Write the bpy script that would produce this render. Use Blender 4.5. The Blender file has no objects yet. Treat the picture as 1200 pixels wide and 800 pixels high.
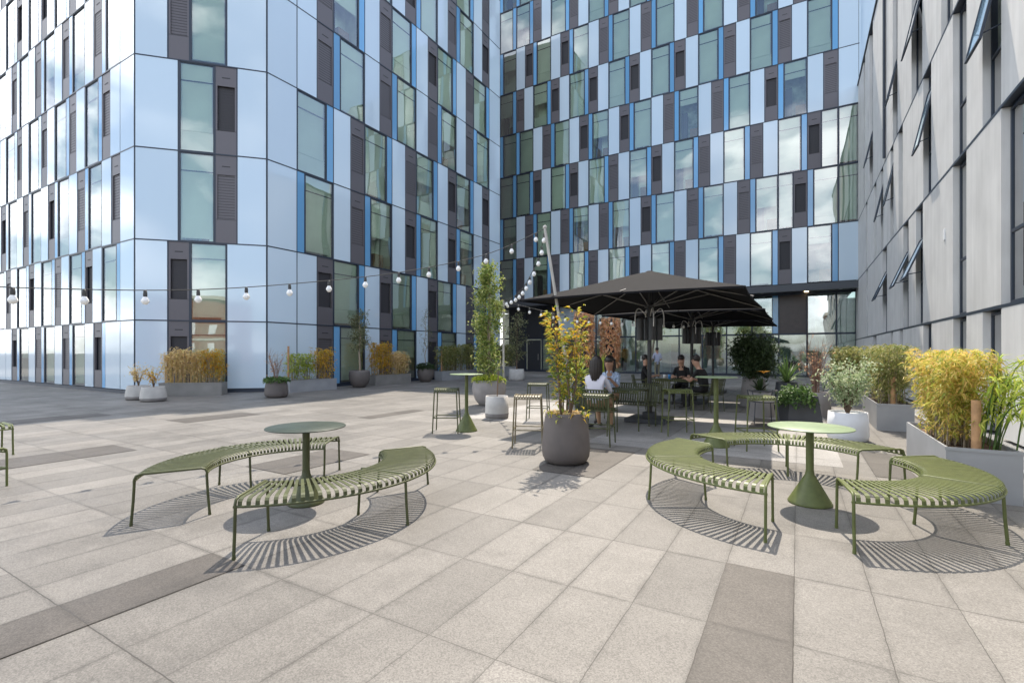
import bpy, bmesh, math, random
from mathutils import Vector, Matrix
R=math.radians
random.seed(7)
sc=bpy.context.scene
# ------------------------------------------------------------------ camera
F=571.8; TH=math.atan(335/571.8); S_,C_=math.sin(TH),math.cos(TH); EYE=1.45; HY=413.5
def onY(px,Y):
    l=(px-600)/F; d=Y/(S_*l+C_); return C_*l*d-S_*d
def onX(px,X):
    l=(px-600)/F; d=X/(C_*l-S_); return S_*l*d+C_*d
cam=bpy.data.cameras.new('camera'); co=bpy.data.objects.new('camera',cam)
sc.collection.objects.link(co); sc.camera=co
cam.sensor_width=36; cam.lens=36*F/1200; cam.shift_y=(HY-400)/1200
cam.clip_start=.05; cam.clip_end=4000
co.location=(0,0,EYE); co.rotation_euler=(R(90),0,TH)
# ------------------------------------------------------------------ light
SUN_AZ=Vector((-.27,.963)); SUN_EL=58
w=bpy.data.worlds.new('World'); sc.world=w; w.use_nodes=True
nt=w.node_tree; N=nt.nodes; L=nt.links
bg=N['Background']
sky=N.new('ShaderNodeTexSky'); sky.sky_type='NISHITA'; sky.sun_disc=False
sky.sun_elevation=R(SUN_EL); sky.sun_rotation=math.atan2(SUN_AZ.x,SUN_AZ.y)
sky.air_density=1.0; sky.dust_density=1.6; sky.ozone_density=1.2
tc=N.new('ShaderNodeTexCoord'); mp=N.new('ShaderNodeMapping'); mp.inputs['Scale'].default_value=(1,1,2.2)
L.new(tc.outputs['Generated'],mp.inputs['Vector'])
nz=N.new('ShaderNodeTexNoise'); nz.inputs['Scale'].default_value=2.3; nz.inputs['Detail'].default_value=7; nz.inputs['Roughness'].default_value=.56
L.new(mp.outputs[0],nz.inputs['Vector'])
cr=N.new('ShaderNodeValToRGB'); cr.color_ramp.elements[0].position=.47; cr.color_ramp.elements[1].position=.62
L.new(nz.outputs['Fac'],cr.inputs[0])
mx=N.new('ShaderNodeMix'); mx.data_type='RGBA'
L.new(cr.outputs[0],mx.inputs[0]); L.new(sky.outputs[0],mx.inputs[6]); mx.inputs[7].default_value=(12.5,12.8,13.2,1)
L.new(mx.outputs[2],bg.inputs[0]); bg.inputs[1].default_value=.14
sl=bpy.data.lights.new('sun','SUN'); sl.energy=3.6; sl.angle=R(.53); sl.color=(1,.90,.76)
so=bpy.data.objects.new('sun',sl); sc.collection.objects.link(so); so.location=(0,0,60)
dv=Vector((SUN_AZ.x*math.cos(R(SUN_EL)),SUN_AZ.y*math.cos(R(SUN_EL)),math.sin(R(SUN_EL))))
so.rotation_euler=dv.to_track_quat('Z','Y').to_euler()
vs=sc.view_settings; vs.view_transform='Standard'; vs.look='None'; vs.exposure=1.0; vs.gamma=1; vs.use_curve_mapping=False
# ------------------------------------------------------------------ materials
def mat(name,col,rough=.6,metal=0,spec=.5,noise=None,bump=0,bscale=60,rand=0,coat=0,detail=4):
    """noise=(scale,amount) tonal mottling; rand = per-island value variation"""
    m=bpy.data.materials.new(name); m.use_nodes=True; t=m.node_tree; n=t.nodes; l=t.links
    p=n['Principled BSDF']; p.inputs['Roughness'].default_value=rough; p.inputs['Metallic'].default_value=metal
    p.inputs['Specular IOR Level'].default_value=spec
    if coat: p.inputs['Coat Weight'].default_value=coat; p.inputs['Coat Roughness'].default_value=.03
    p.inputs['Base Color'].default_value=(*col,1)
    tcn=n.new('ShaderNodeTexCoord'); src=None
    hsv=n.new('ShaderNodeHueSaturation'); hsv.inputs['Color'].default_value=(*col,1)
    val=None
    if noise:
        z=n.new('ShaderNodeTexNoise'); z.inputs['Scale'].default_value=noise[0]; z.inputs['Detail'].default_value=detail
        l.new(tcn.outputs['Object'],z.inputs['Vector'])
        mr=n.new('ShaderNodeMapRange'); mr.inputs[1].default_value=.3; mr.inputs[2].default_value=.7
        mr.inputs[3].default_value=1-noise[1]; mr.inputs[4].default_value=1+noise[1]
        l.new(z.outputs['Fac'],mr.inputs[0]); val=mr.outputs[0]
    if rand:
        g=n.new('ShaderNodeNewGeometry'); mr2=n.new('ShaderNodeMapRange'); mr2.inputs[3].default_value=1-rand; mr2.inputs[4].default_value=1+rand
        l.new(g.outputs['Random Per Island'],mr2.inputs[0])
        if val is not None:
            mm=n.new('ShaderNodeMath'); mm.operation='MULTIPLY'; l.new(val,mm.inputs[0]); l.new(mr2.outputs[0],mm.inputs[1]); val=mm.outputs[0]
        else: val=mr2.outputs[0]
    if val is not None:
        l.new(val,hsv.inputs['Value']); l.new(hsv.outputs[0],p.inputs['Base Color'])
    if bump:
        z=n.new('ShaderNodeTexNoise'); z.inputs['Scale'].default_value=bscale; z.inputs['Detail'].default_value=6
        l.new(tcn.outputs['Object'],z.inputs['Vector'])
        b=n.new('ShaderNodeBump'); b.inputs['Strength'].default_value=bump; b.inputs['Distance'].default_value=.02
        l.new(z.outputs['Fac'],b.inputs['Height']); l.new(b.outputs[0],p.inputs['Normal'])
    return m
def streak(m,scale=(3,3,.22),amt=.12):
    t=m.node_tree; n=t.nodes; l=t.links; p=n['Principled BSDF']; old=p.inputs['Base Color'].links[0].from_socket
    tcn=n.new('ShaderNodeTexCoord'); mp_=n.new('ShaderNodeMapping'); mp_.inputs['Scale'].default_value=scale; l.new(tcn.outputs['Object'],mp_.inputs[0])
    z=n.new('ShaderNodeTexNoise'); z.inputs['Scale'].default_value=1.6; z.inputs['Detail'].default_value=8; z.inputs['Roughness'].default_value=.65; l.new(mp_.outputs[0],z.inputs['Vector'])
    mr=n.new('ShaderNodeMapRange'); mr.inputs[1].default_value=.3; mr.inputs[2].default_value=.7; mr.inputs[3].default_value=1-amt; mr.inputs[4].default_value=1+amt*.6; l.new(z.outputs['Fac'],mr.inputs[0])
    h=n.new('ShaderNodeHueSaturation'); l.new(old,h.inputs['Color']); l.new(mr.outputs[0],h.inputs['Value']); l.new(h.outputs[0],p.inputs['Base Color'])
def leafmat(name,cols,trans=.4,rough=.5):
    m=bpy.data.materials.new(name); m.use_nodes=True; t=m.node_tree; n=t.nodes; l=t.links
    p=n['Principled BSDF']; p.inputs['Roughness'].default_value=rough
    g=n.new('ShaderNodeNewGeometry'); r=n.new('ShaderNodeValToRGB')
    while len(r.color_ramp.elements)<len(cols): r.color_ramp.elements.new(.5)
    for i,c in enumerate(cols):
        r.color_ramp.elements[i].position=i/(len(cols)-1); r.color_ramp.elements[i].color=(*c,1)
    l.new(g.outputs['Random Per Island'],r.inputs[0]); l.new(r.outputs[0],p.inputs['Base Color'])
    tr=n.new('ShaderNodeBsdfTranslucent'); l.new(r.outputs[0],tr.inputs[0])
    ms=n.new('ShaderNodeMixShader'); ms.inputs[0].default_value=trans
    l.new(p.outputs[0],ms.inputs[1]); l.new(tr.outputs[0],ms.inputs[2]); l.new(ms.outputs[0],n['Material Output'].inputs[0])
    return m
def glassmat(name,tint,base=.10,ior=1.6):
    m=bpy.data.materials.new(name); m.use_nodes=True; t=m.node_tree; n=t.nodes; l=t.links
    n.remove(n['Principled BSDF'])
    tr=n.new('ShaderNodeBsdfTransparent'); tr.inputs[0].default_value=(*tint,1)
    gl=n.new('ShaderNodeBsdfGlossy'); gl.inputs['Roughness'].default_value=.0
    tcn=n.new('ShaderNodeTexCoord'); z=n.new('ShaderNodeTexNoise'); z.inputs['Scale'].default_value=.55; z.inputs['Detail'].default_value=1
    l.new(tcn.outputs['Object'],z.inputs['Vector'])
    b=n.new('ShaderNodeBump'); b.inputs['Strength'].default_value=.05; b.inputs['Distance'].default_value=.2
    l.new(z.outputs['Fac'],b.inputs['Height']); l.new(b.outputs[0],gl.inputs['Normal'])
    fr=n.new('ShaderNodeFresnel'); fr.inputs[0].default_value=ior
    ma=n.new('ShaderNodeMath'); ma.operation='MULTIPLY_ADD'; ma.use_clamp=True; ma.inputs[1].default_value=1.2; ma.inputs[2].default_value=base
    l.new(fr.outputs[0],ma.inputs[0])
    ms=n.new('ShaderNodeMixShader'); l.new(ma.outputs[0],ms.inputs[0]); l.new(tr.outputs[0],ms.inputs[1]); l.new(gl.outputs[0],ms.inputs[2])
    l.new(ms.outputs[0],n['Material Output'].inputs[0]); return m
def pavemat(name,cA,cB,joint=True,pu=.405,pv=.8525,u0=-.02,v0=1.1):
    m=bpy.data.materials.new(name); m.use_nodes=True; t=m.node_tree; n=t.nodes; l=t.links
    p=n['Principled BSDF']; p.inputs['Roughness'].default_value=.62; p.inputs['Specular IOR Level'].default_value=.35
    def M(op,a,b=None,c=None,cl=False):
        k=n.new('ShaderNodeMath'); k.operation=op; k.use_clamp=cl
        for i,v in enumerate((a,b,c)):
            if v is None: continue
            if isinstance(v,(int,float)): k.inputs[i].default_value=v
            else: l.new(v,k.inputs[i])
        return k.outputs[0]
    tcn=n.new('ShaderNodeTexCoord'); sp=n.new('ShaderNodeSeparateXYZ'); l.new(tcn.outputs['Object'],sp.inputs[0])
    def noise(s,d=4,vec=None,r=.5):
        z=n.new('ShaderNodeTexNoise'); z.inputs['Scale'].default_value=s; z.inputs['Detail'].default_value=d; z.inputs['Roughness'].default_value=r
        l.new(vec or tcn.outputs['Object'],z.inputs['Vector']); return z.outputs['Fac']
    wob=M('MULTIPLY',M('SUBTRACT',noise(9,3),.5),.012)
    u=M('DIVIDE',M('SUBTRACT',M('ADD',sp.outputs[0],wob),u0),pu); v=M('DIVIDE',M('SUBTRACT',M('ADD',sp.outputs[1],wob),v0),pv)
    fu=M('FLOOR',u); fv=M('FLOOR',v)
    cmb=n.new('ShaderNodeCombineXYZ'); l.new(fu,cmb.inputs[0]); l.new(fv,cmb.inputs[1])
    wn=n.new('ShaderNodeTexWhiteNoise'); wn.noise_dimensions='2D'; l.new(cmb.outputs[0],wn.inputs['Vector'])
    tone=M('MULTIPLY_ADD',wn.outputs['Value'],.16,.92)
    du=M('MULTIPLY',M('ABSOLUTE',M('SUBTRACT',M('FRACT',M('ADD',u,.5)),.5)),pu)
    dvv=M('MULTIPLY',M('ABSOLUTE',M('SUBTRACT',M('FRACT',M('ADD',v,.5)),.5)),pv)
    # every third cross joint is an open, wider one
    third=M('LESS_THAN',M('ABSOLUTE',M('SUBTRACT',M('MODULO',M('ADD',M('ROUND',v),300),3),0)),.5)
    wv=M('MULTIPLY_ADD',third,.0022,.0022)
    wu=M('MULTIPLY_ADD',noise(.8,2),.003,.0010)
    ju=M('SUBTRACT',1,M('DIVIDE',du,wu),None,True); jv=M('SUBTRACT',1,M('DIVIDE',dvv,wv),None,True)
    j=M('MINIMUM',M('MULTIPLY',M('MAXIMUM',ju,jv),1.8),1.0)
    stain=M('MULTIPLY_ADD',noise(.7,7,None,.68),.9,.53)
    med=M('MULTIPLY_ADD',noise(5,5,None,.65),.24,.88)
    sp1=M('MULTIPLY_ADD',noise(120,4,None,.8),1.3,.35)
    vz=n.new('ShaderNodeTexVoronoi'); vz.inputs['Scale'].default_value=150; l.new(tcn.outputs['Object'],vz.inputs['Vector'])
    sepc=n.new('ShaderNodeSeparateColor'); l.new(vz.outputs['Color'],sepc.inputs[0])
    sp2=M('MULTIPLY_ADD',sepc.outputs[0],.5,.75)
    val=M('MULTIPLY',M('MULTIPLY',M('MULTIPLY',tone,stain),M('MULTIPLY',med,sp1)),sp2)
    wet=M('MULTIPLY',M('SUBTRACT',noise(.33,8,None,.7),.52,None,True),2.6,None,True)
    val=M('MULTIPLY',val,M('SUBTRACT',1,M('MINIMUM',wet,.24)))
    # a few small dark spots (gum, drips)
    v2=n.new('ShaderNodeTexVoronoi'); v2.inputs['Scale'].default_value=1.6; l.new(tcn.outputs['Object'],v2.inputs['Vector'])
    spot=M('MULTIPLY',M('LESS_THAN',M('ADD',v2.outputs['Distance'],M('MULTIPLY',noise(60,2),.02)),.028),.45)
    val=M('MULTIPLY',val,M('SUBTRACT',1,spot))
    mc=n.new('ShaderNodeMix'); mc.data_type='RGBA'; mc.inputs[6].default_value=(*cA,1); mc.inputs[7].default_value=(*cB,1)
    l.new(M('MULTIPLY_ADD',wn.outputs['Value'],.5,M('MULTIPLY',noise(.3,3),.5)),mc.inputs[0])
    hs=n.new('ShaderNodeHueSaturation'); l.new(mc.outputs[2],hs.inputs['Color']); l.new(val,hs.inputs['Value'])
    dirt=M('MULTIPLY',M('SUBTRACT',1,M('DIVIDE',M('MINIMUM',du,dvv),.035),None,True),M('MULTIPLY',M('SUBTRACT',noise(2.2,5,None,.7),.35,None,True),1.3))
    l.new(M('MULTIPLY',val,M('SUBTRACT',1,dirt,None,True)),hs.inputs['Value'])
    mj=n.new('ShaderNodeMix'); mj.data_type='RGBA'; l.new(j,mj.inputs[0]) if joint else None
    if not joint: mj.inputs[0].default_value=0
    l.new(hs.outputs[0],mj.inputs[6]); mj.inputs[7].default_value=(.055,.05,.045,1)
    l.new(mj.outputs[2],p.inputs['Base Color'])
    b=n.new('ShaderNodeBump'); b.inputs['Strength'].default_value=.35; b.inputs['Distance'].default_value=.006
    hgt=M('SUBTRACT',M('MULTIPLY',noise(230,3),.25),M('MULTIPLY',j,1.0) if joint else 0.0)
    l.new(hgt,b.inputs['Height']); l.new(b.outputs[0],p.inputs['Normal'])
    l.new(M('MULTIPLY_ADD',noise(1.1,4),.35,.42),p.inputs['Roughness'])
    return m
G={}
G['pave']=pavemat('granite_paving',(.140,.132,.122),(.188,.177,.163))
G['pave_dark']=pavemat('dark_granite',(.074,.067,.061),(.088,.079,.071))
G['slab']=pavemat('pale_concrete_slab',(.27,.26,.25),(.29,.28,.27),pu=1.9,pv=3.4)
G['asphalt']=mat('asphalt',(.09,.09,.09),.85,noise=(2,.25))
G['panel']=mat('white_glass_panel',(.57,.69,.79),.08,spec=.6,coat=.7,rand=.05)
G['blue']=mat('blue_glass_panel',(.15,.37,.63),.10,spec=.5,coat=.5,rand=.15)
G['vent']=mat('grey_vent_metal',(.125,.115,.125),.45,metal=.2,rand=.08)
G['vent_dark']=mat('vent_recess',(.035,.033,.038),.6)
G['navy']=mat('navy_frame',(.025,.035,.055),.4)
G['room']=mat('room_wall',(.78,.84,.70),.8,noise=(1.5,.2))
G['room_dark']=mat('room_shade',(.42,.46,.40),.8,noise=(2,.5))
G['blind']=mat('roller_blind',(.82,.86,.78),.7,noise=(.7,.06))
G['curtain']=mat('curtain',(.70,.76,.68),.8)
G['glass']=glassmat('window_glass',(.86,.98,.90),.22)
G['glass_ground']=glassmat('shopfront_glass',(.80,.88,.86),.22)
G['glass_sash']=glassmat('sash_glass',(.5,.62,.7),.40)
G['glass_sky_blue']=mat('sky_painted_sash_glass',(.20,.36,.50),.05,spec=.9,coat=1)  # sky reflection painted in as an opaque blue base colour
G['brown']=mat('brown_cladding',(.06,.042,.038),.35,noise=(3,.15))
G['dark_clad']=mat('dark_cladding',(.035,.038,.045),.4)
G['soffit']=mat('soffit',(.07,.075,.085),.5)
G['render']=mat('grey_wall_panel',(.60,.595,.585),.55,noise=(1.3,.07),rand=.05)
G['render_side']=mat('grey_reveal',(.42,.42,.42),.6,noise=(1.3,.06))
streak(G['render'])
G['olive']=mat('olive_powder_coat',(.100,.118,.036),.46,spec=.4,noise=(14,.16),rand=.06)
G['olive_pale']=mat('sage_powder_coat',(.20,.26,.145),.42,spec=.45,noise=(9,.12))
G['olive_dark']=mat('dark_olive_powder_coat',(.066,.074,.028),.46,spec=.4,noise=(14,.18),rand=.06)
G['khaki']=mat('khaki_powder_coat',(.16,.13,.07),.4)
G['pot_brown']=mat('dark_clay_pot',(.125,.108,.10),.7,noise=(4,.13),bump=.15,bscale=40)
G['pot_grey']=mat('grey_clay_pot',(.27,.25,.24),.75,noise=(4,.12),bump=.15,bscale=40)
G['pot_light']=mat('pale_concrete_pot',(.48,.46,.43),.8,noise=(5,.10),bump=.12,bscale=50)
G['pot_base']=mat('pot_foot',(.20,.185,.175),.8,noise=(5,.1))
G['pot_white']=mat('white_pot',(.66,.67,.69),.6,noise=(5,.06))
G['pot_dark']=mat('charcoal_planter',(.055,.058,.065),.6,noise=(4,.15))
G['zinc']=mat('grey_planter_metal',(.30,.305,.315),.5,noise=(2.2,.10))
G['zinc_warm']=mat('weathered_planter_metal',(.22,.21,.195),.5,noise=(2.2,.14))
G['soil']=mat('soil',(.11,.06,.035),.95,noise=(30,.5),bump=.6,bscale=50)
G['gravel']=mat('gravel',(.2,.2,.2),.9,noise=(35,.7),bump=1,bscale=60)
G['timber']=mat('timber_stake',(.42,.24,.12),.8,noise=(14,.2))
G['bark']=mat('bark',(.16,.11,.075),.9,noise=(20,.3),bump=.4)
G['bark_pale']=mat('pale_bark',(.33,.27,.20),.9,noise=(20,.3))
G['fabric']=mat('black_canopy_fabric',(.012,.012,.014),.9,spec=.12,noise=(40,.1),bump=.1,bscale=400)
G['black']=mat('black_metal',(.025,.025,.027),.4)
G['silver']=mat('pale_metal',(.55,.53,.50),.35,metal=.6)
G['rib']=mat('parasol_rib_metal',(.20,.19,.18),.4,metal=.4)
G['top_dark']=mat('dark_table_top',(.030,.042,.030),.42,spec=.35,noise=(9,.2))
G['pole']=mat('pale_pole',(.46,.44,.40),.5,noise=(8,.15))
G['bulb']=mat('frosted_bulb',(.88,.88,.86),.12,spec=.8)
G['cable']=mat('cable',(.05,.05,.048),.6)
G['white']=mat('white_paint',(.8,.8,.8),.5)
G['skin']=mat('skin',(.48,.28,.20),.5)
G['skin_tan']=mat('tan_skin',(.36,.20,.13),.5)
G['hair']=mat('dark_hair',(.018,.012,.010),.45)
G['cloth_white']=mat('white_cotton',(.62,.60,.66),.9)
G['cloth_blue']=mat('blue_patterned_cotton',(.34,.42,.55),.9,noise=(28,.5))
G['cloth_black']=mat('black_cotton',(.014,.014,.016),.9)
G['cloth_tan']=mat('tan_cloth',(.36,.22,.13),.9)
G['cloth_khaki']=mat('khaki_cloth',(.22,.20,.13),.9)
G['cloth_grey']=mat('grey_blue_shirt',(.36,.38,.48),.9)
G['shoe']=mat('shoe',(.05,.045,.045),.6)
G['can']=mat('blue_can',(.04,.22,.55),.3,metal=.3)
G['brick']=mat('brick_wall',(.28,.10,.06),.85,noise=(3,.25))
G['stone']=mat('pale_stone',(.5,.46,.4),.8)
G['lf_shrub']=leafmat('autumn_shrub_leaves',[(.09,.16,.02),(.22,.28,.03),(.50,.46,.05),(.68,.46,.04),(.66,.30,.03),(.36,.40,.05),(.62,.55,.10)],.45)
G['lf_shrub_g']=leafmat('green_shrub_leaves',[(.06,.12,.02),(.13,.20,.03),(.28,.34,.05),(.46,.44,.07),(.56,.36,.05)],.45)
G['lf_tree']=leafmat('columnar_tree_leaves',[(.09,.16,.03),(.20,.28,.06),(.36,.41,.11),(.52,.52,.20)],.4)
G['lf_olive']=leafmat('olive_leaves',[(.10,.12,.05),(.18,.19,.09),(.30,.29,.16)],.3)
G['lf_skirt']=leafmat('lime_leaves',[(.16,.28,.03),(.38,.45,.05),(.62,.60,.10)],.45)
G['lf_bam']=leafmat('yellow_bamboo_leaves',[(.20,.28,.04),(.42,.44,.07),(.64,.56,.11),(.76,.58,.18),(.74,.48,.16),(.48,.50,.11)],.45)
G['lf_bam_g']=leafmat('green_bamboo_leaves',[(.11,.17,.04),(.23,.27,.07),(.36,.34,.12),(.44,.38,.15)],.4)
G['lf_bam_o']=leafmat('dry_bamboo_leaves',[(.56,.40,.16),(.76,.56,.28),(.84,.66,.38),(.68,.58,.16)],.4)
G['lf_bam_y']=leafmat('golden_bamboo_leaves',[(.45,.34,.03),(.70,.46,.05),(.72,.36,.05),(.40,.40,.05)],.45)
G['lf_lime']=leafmat('bright_bamboo_leaves',[(.24,.38,.04),(.42,.52,.07),(.58,.58,.12)],.5)
G['lf_white']=leafmat('variegated_leaves',[(.16,.25,.10),(.38,.46,.26),(.64,.66,.46)],.35)
G['lf_dark']=leafmat('dark_green_leaves',[(.02,.04,.015),(.04,.07,.02),(.07,.11,.04)],.25)
G['lf_ivy']=leafmat('green_ivy_leaves',[(.04,.09,.02),(.09,.17,.04),(.17,.26,.08)],.3)
G['lf_spiky']=leafmat('spiky_lime_leaves',[(.25,.38,.05),(.45,.52,.10),(.60,.62,.20)],.4)
G['lf_orange']=leafmat('orange_creeper_leaves',[(.62,.28,.13),(.76,.42,.22),(.80,.54,.34),(.56,.38,.14)],.4)
G['twig']=mat('dry_twig',(.27,.17,.125),.9)
G['flower']=mat('orange_flower',(.8,.35,.03),.6)
# ------------------------------------------------------------------ mesh helper
col=sc.collection
class MB:
    def __init__(s): s.v=[]; s.f=[]; s.mi=[]; s.sm=[]
    def add(s,v,f,mi=0,smooth=False):
        o=len(s.v); s.v+= [tuple(p) for p in v]; s.f+=[tuple(i+o for i in q) for q in f]; s.mi+=[mi]*len(f); s.sm+=[smooth]*len(f)
    def box(s,x0,x1,y0,y1,z0,z1,mi=0,M=None):
        v=[Vector(p) for p in [(x0,y0,z0),(x1,y0,z0),(x1,y1,z0),(x0,y1,z0),(x0,y0,z1),(x1,y0,z1),(x1,y1,z1),(x0,y1,z1)]]
        if M: v=[M@p for p in v]
        s.add(v,[(0,3,2,1),(4,5,6,7),(0,1,5,4),(1,2,6,5),(2,3,7,6),(3,0,4,7)],mi)
    def quad(s,a,b,c,d,mi=0): s.add([a,b,c,d],[(0,1,2,3)],mi)
    def tube(s,pts,r,n=8,mi=0,cap=True,smooth=True):
        pts=[Vector(p) for p in pts]; rs=r if isinstance(r,(list,tuple)) else [r]*len(pts)
        up=None; V=[];Fc=[]
        for i,p in enumerate(pts):
            a=pts[max(i-1,0)]; b=pts[min(i+1,len(pts)-1)]; t=(b-a)
            if t.length<1e-9: t=Vector((0,0,1))
            t.normalize()
            if up is None: up=t.orthogonal().normalized()
            up=(up-t*up.dot(t)); up=up.normalized() if up.length>1e-6 else t.orthogonal().normalized()
            w2=t.cross(up)
            for k in range(n):
                an=2*math.pi*k/n; V.append(p+(up*math.cos(an)+w2*math.sin(an))*rs[i])
        for i in range(len(pts)-1):
            for k in range(n):
                Fc.append((i*n+k,i*n+(k+1)%n,(i+1)*n+(k+1)%n,(i+1)*n+k))
        s.add(V,Fc,mi,smooth)
        if cap:
            s.add(V[:n],[tuple(range(n-1,-1,-1))],mi); s.add(V[-n:],[tuple(range(n))],mi)
    def lathe(s,prof,n=32,c=(0,0,0),mi=0,smooth=True):
        V=[];Fc=[]
        for r,z in prof:
            for k in range(n):
                a=2*math.pi*k/n; V.append((c[0]+r*math.cos(a),c[1]+r*math.sin(a),c[2]+z))
        for i in range(len(prof)-1):
            for k in range(n): Fc.append((i*n+k,i*n+(k+1)%n,(i+1)*n+(k+1)%n,(i+1)*n+k))
        s.add(V,Fc,mi,smooth)
        if prof[0][0]>1e-4: s.add(V[:n],[tuple(range(n-1,-1,-1))],mi)
        if prof[-1][0]>1e-4: s.add(V[-n:],[tuple(range(n))],mi)
    def sphere(s,c,r,n=12,m=8,mi=0,sc=(1,1,1)):
        V=[];Fc=[]
        for i in range(m+1):
            ph=math.pi*i/m
            for k in range(n):
                a=2*math.pi*k/n; V.append((c[0]+r*sc[0]*math.sin(ph)*math.cos(a),c[1]+r*sc[1]*math.sin(ph)*math.sin(a),c[2]-r*sc[2]*math.cos(ph)))
        for i in range(m):
            for k in range(n): Fc.append((i*n+k,i*n+(k+1)%n,(i+1)*n+(k+1)%n,(i+1)*n+k))
        s.add(V,Fc,mi,True)
    def mesh(s,name,mats):
        me=bpy.data.meshes.new(name); me.from_pydata(s.v,[],s.f)
        for m in (mats if isinstance(mats,(list,tuple)) else [mats]): me.materials.append(m)
        me.polygons.foreach_set('material_index',s.mi); me.polygons.foreach_set('use_smooth',s.sm); me.update(); return me
    def build(s,name,mats,parent=None,loc=None,rz=0):
        return link(name,s.mesh(name,mats),parent,loc,rz)
def link(name,me,parent=None,loc=None,rz=0):
    o=bpy.data.objects.new(name,me); col.objects.link(o)
    if parent: o.parent=parent
    if loc is not None: o.location=loc
    if rz: o.rotation_euler=(0,0,rz)
    return o
def tag(o,label=None,cat=None,group=None,kind=None):
    if label: o['label']=label
    if cat: o['category']=cat
    if group: o['group']=group
    if kind: o['kind']=kind
    return o
def thing(name,label,cat,loc=(0,0,0),rz=0,group=None):
    o=bpy.data.objects.new(name,None); col.objects.link(o); o.location=loc; o.rotation_euler=(0,0,rz); o.empty_display_size=.2
    return tag(o,label,cat,group)
def copy_tree(o,parent=None):
    c=o.copy(); col.objects.link(c); c.parent=parent
    for ch in list(o.children): copy_tree(ch,c)
    return c
def bez(a,b,c,n=5):
    a,b,c=Vector(a),Vector(b),Vector(c); return [(a*(1-t)**2+b*2*t*(1-t)+c*t*t) for t in [i/n for i in range(n+1)]]
# ------------------------------------------------------------------ ground
m=MB(); m.quad((-1500,-1500,-.02),(1500,-1500,-.02),(1500,1500,-.02),(-1500,1500,-.02)); tag(m.build('ground',G['asphalt']),kind='structure')
m=MB(); m.quad((-60,-30,0),(2.3,-30,0),(2.3,36.5,0),(-60,36.5,0)); tag(m.build('pavement',G['pave']),kind='structure')
m=MB()
m.quad((-3.0,7.45,.0022),(.5,7.45,.0022),(.5,8.9,.0022),(-3.0,8.9,.0022)); m.quad((-6.6,8.9,.0022),(.5,8.9,.0022),(.5,13,.0022),(-6.6,13,.0022))
tag(m.build('concrete_paving_area',G['slab']),kind='structure')
m=MB()
for x0,x1,y0,y1 in [(-3.665,-3.26,-1.4,1.953),(-.425,-.02,-.6,3.658),(-9.335,-8.525,-3.6,3.46),(-14.6,-13.8,-2,5.1),(-11.76,-10.95,5.3,6.95),
    (-2.855,-2.045,5.36,7.05),(.79,1.195,7.1,8.77),(-6.1,-5.29,3.658,5.0),(-8.525,-8.12,7.7,9.5),(-6.9,-6.1,-4,-1.4),(-.83,-.02,10.4,12.1)]:
    m.quad((x0,y0,.0045),(x1,y0,.0045),(x1,y1,.0045),(x0,y1,.0045))
tag(m.build('dark_paving_strips',G['pave_dark']),kind='structure')
m=MB(); m.quad((2.3,-10,.03),(3.1,-10,.03),(3.1,34,.03),(2.3,34,.03)); tag(m.build('gravel_strip',G['gravel']),kind='stuff',label='grey gravel strip along the foot of the grey building',cat='gravel')
m=MB(); m.box(2.26,2.32,-10,32,-.02,.06); tag(m.build('kerb',G['zinc']),kind='structure')
# ------------------------------------------------------------------ facades
ZL=[2.61,5.46]; 
for i in range(8): ZL.append(ZL[-1]+3.25)
cache={}
rw=random.Random(3)
BR=.023  # half mullion
def win_meshes(wd,h,var):
    k=('w',round(wd,2),round(h,2),var)
    if k in cache: return cache[k]
    a=BR; x0,x1,z0,z1=a,wd-a,a,h-a; t=.03; D=.8
    m=MB()
    for b in [(x0,x0+t,z0,z1),(x1-t,x1,z0,z1),(x0+t,x1-t,z0,z0+t),(x0+t,x1-t,z1-t,z1)]: m.box(b[0],b[1],-.02,.07,b[2],b[3],0)
    X0,X1,Z0,Z1=x0+t,x1-t,z0+t,z1-t
    # room behind
    m.quad((X0,.071,Z0),(X0,D,Z0),(X0,D,Z1),(X0,.071,Z1),1); m.quad((X1,.071,Z0),(X1,.071,Z1),(X1,D,Z1),(X1,D,Z0),1)
    m.quad((X0,.071,Z0),(X1,.071,Z0),(X1,D,Z0),(X0,D,Z0),1); m.quad((X0,.071,Z1),(X0,D,Z1),(X1,D,Z1),(X1,.071,Z1),1)
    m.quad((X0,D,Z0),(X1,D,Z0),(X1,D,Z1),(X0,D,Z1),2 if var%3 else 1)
    zt=Z0+(Z1-Z0)*.80
    if h>1.8: m.box(X0,X1,.04,.07,zt,zt+.035,0)
    if var%2==0 and h>2:
        m.box(X0+.04,X0+.04+(X1-X0)*.3,.45,.75,Z0,Z0+.9+.12*var,3); m.box(X0+(X1-X0)*.5,X1-.03,.5,.78,Z0,Z0+.75,4)
    if var in (1,4,7): m.box(X1-.16,X1-.02,.10,.16,Z0,Z1,1)
    p=MB(); p.quad((X0,.012,Z0),(X1,.012,Z0),(X1,.012,Z1),(X0,.012,Z1))
    b=MB(); drop=[.97,.85,.97,.45,.97,.97,.55,.97,.30,.76][var%10]; zb=Z1-(Z1-Z0)*drop
    b.box(X0+.01,X1-.05,.075,.082,zb,Z1-.01,0)
    if drop<.9:
        b.box(X0+.01,X1-.05,.07,.09,zb-.03,zb,1)
        if var%2: b.quad((X0,.10,Z0),(X1,.10,Z0),(X1,.10,Z0+(Z1-Z0)*.24),(X0,.10,Z0+(Z1-Z0)*.24),0)
    r=(m.mesh('window',[G['navy'],G['room'],G['room_dark'],G['brown'],G['timber']]),p.mesh('pane',G['glass']),b.mesh('blind',[G['blind'],G['curtain']]))
    cache[k]=r; return r
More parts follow.
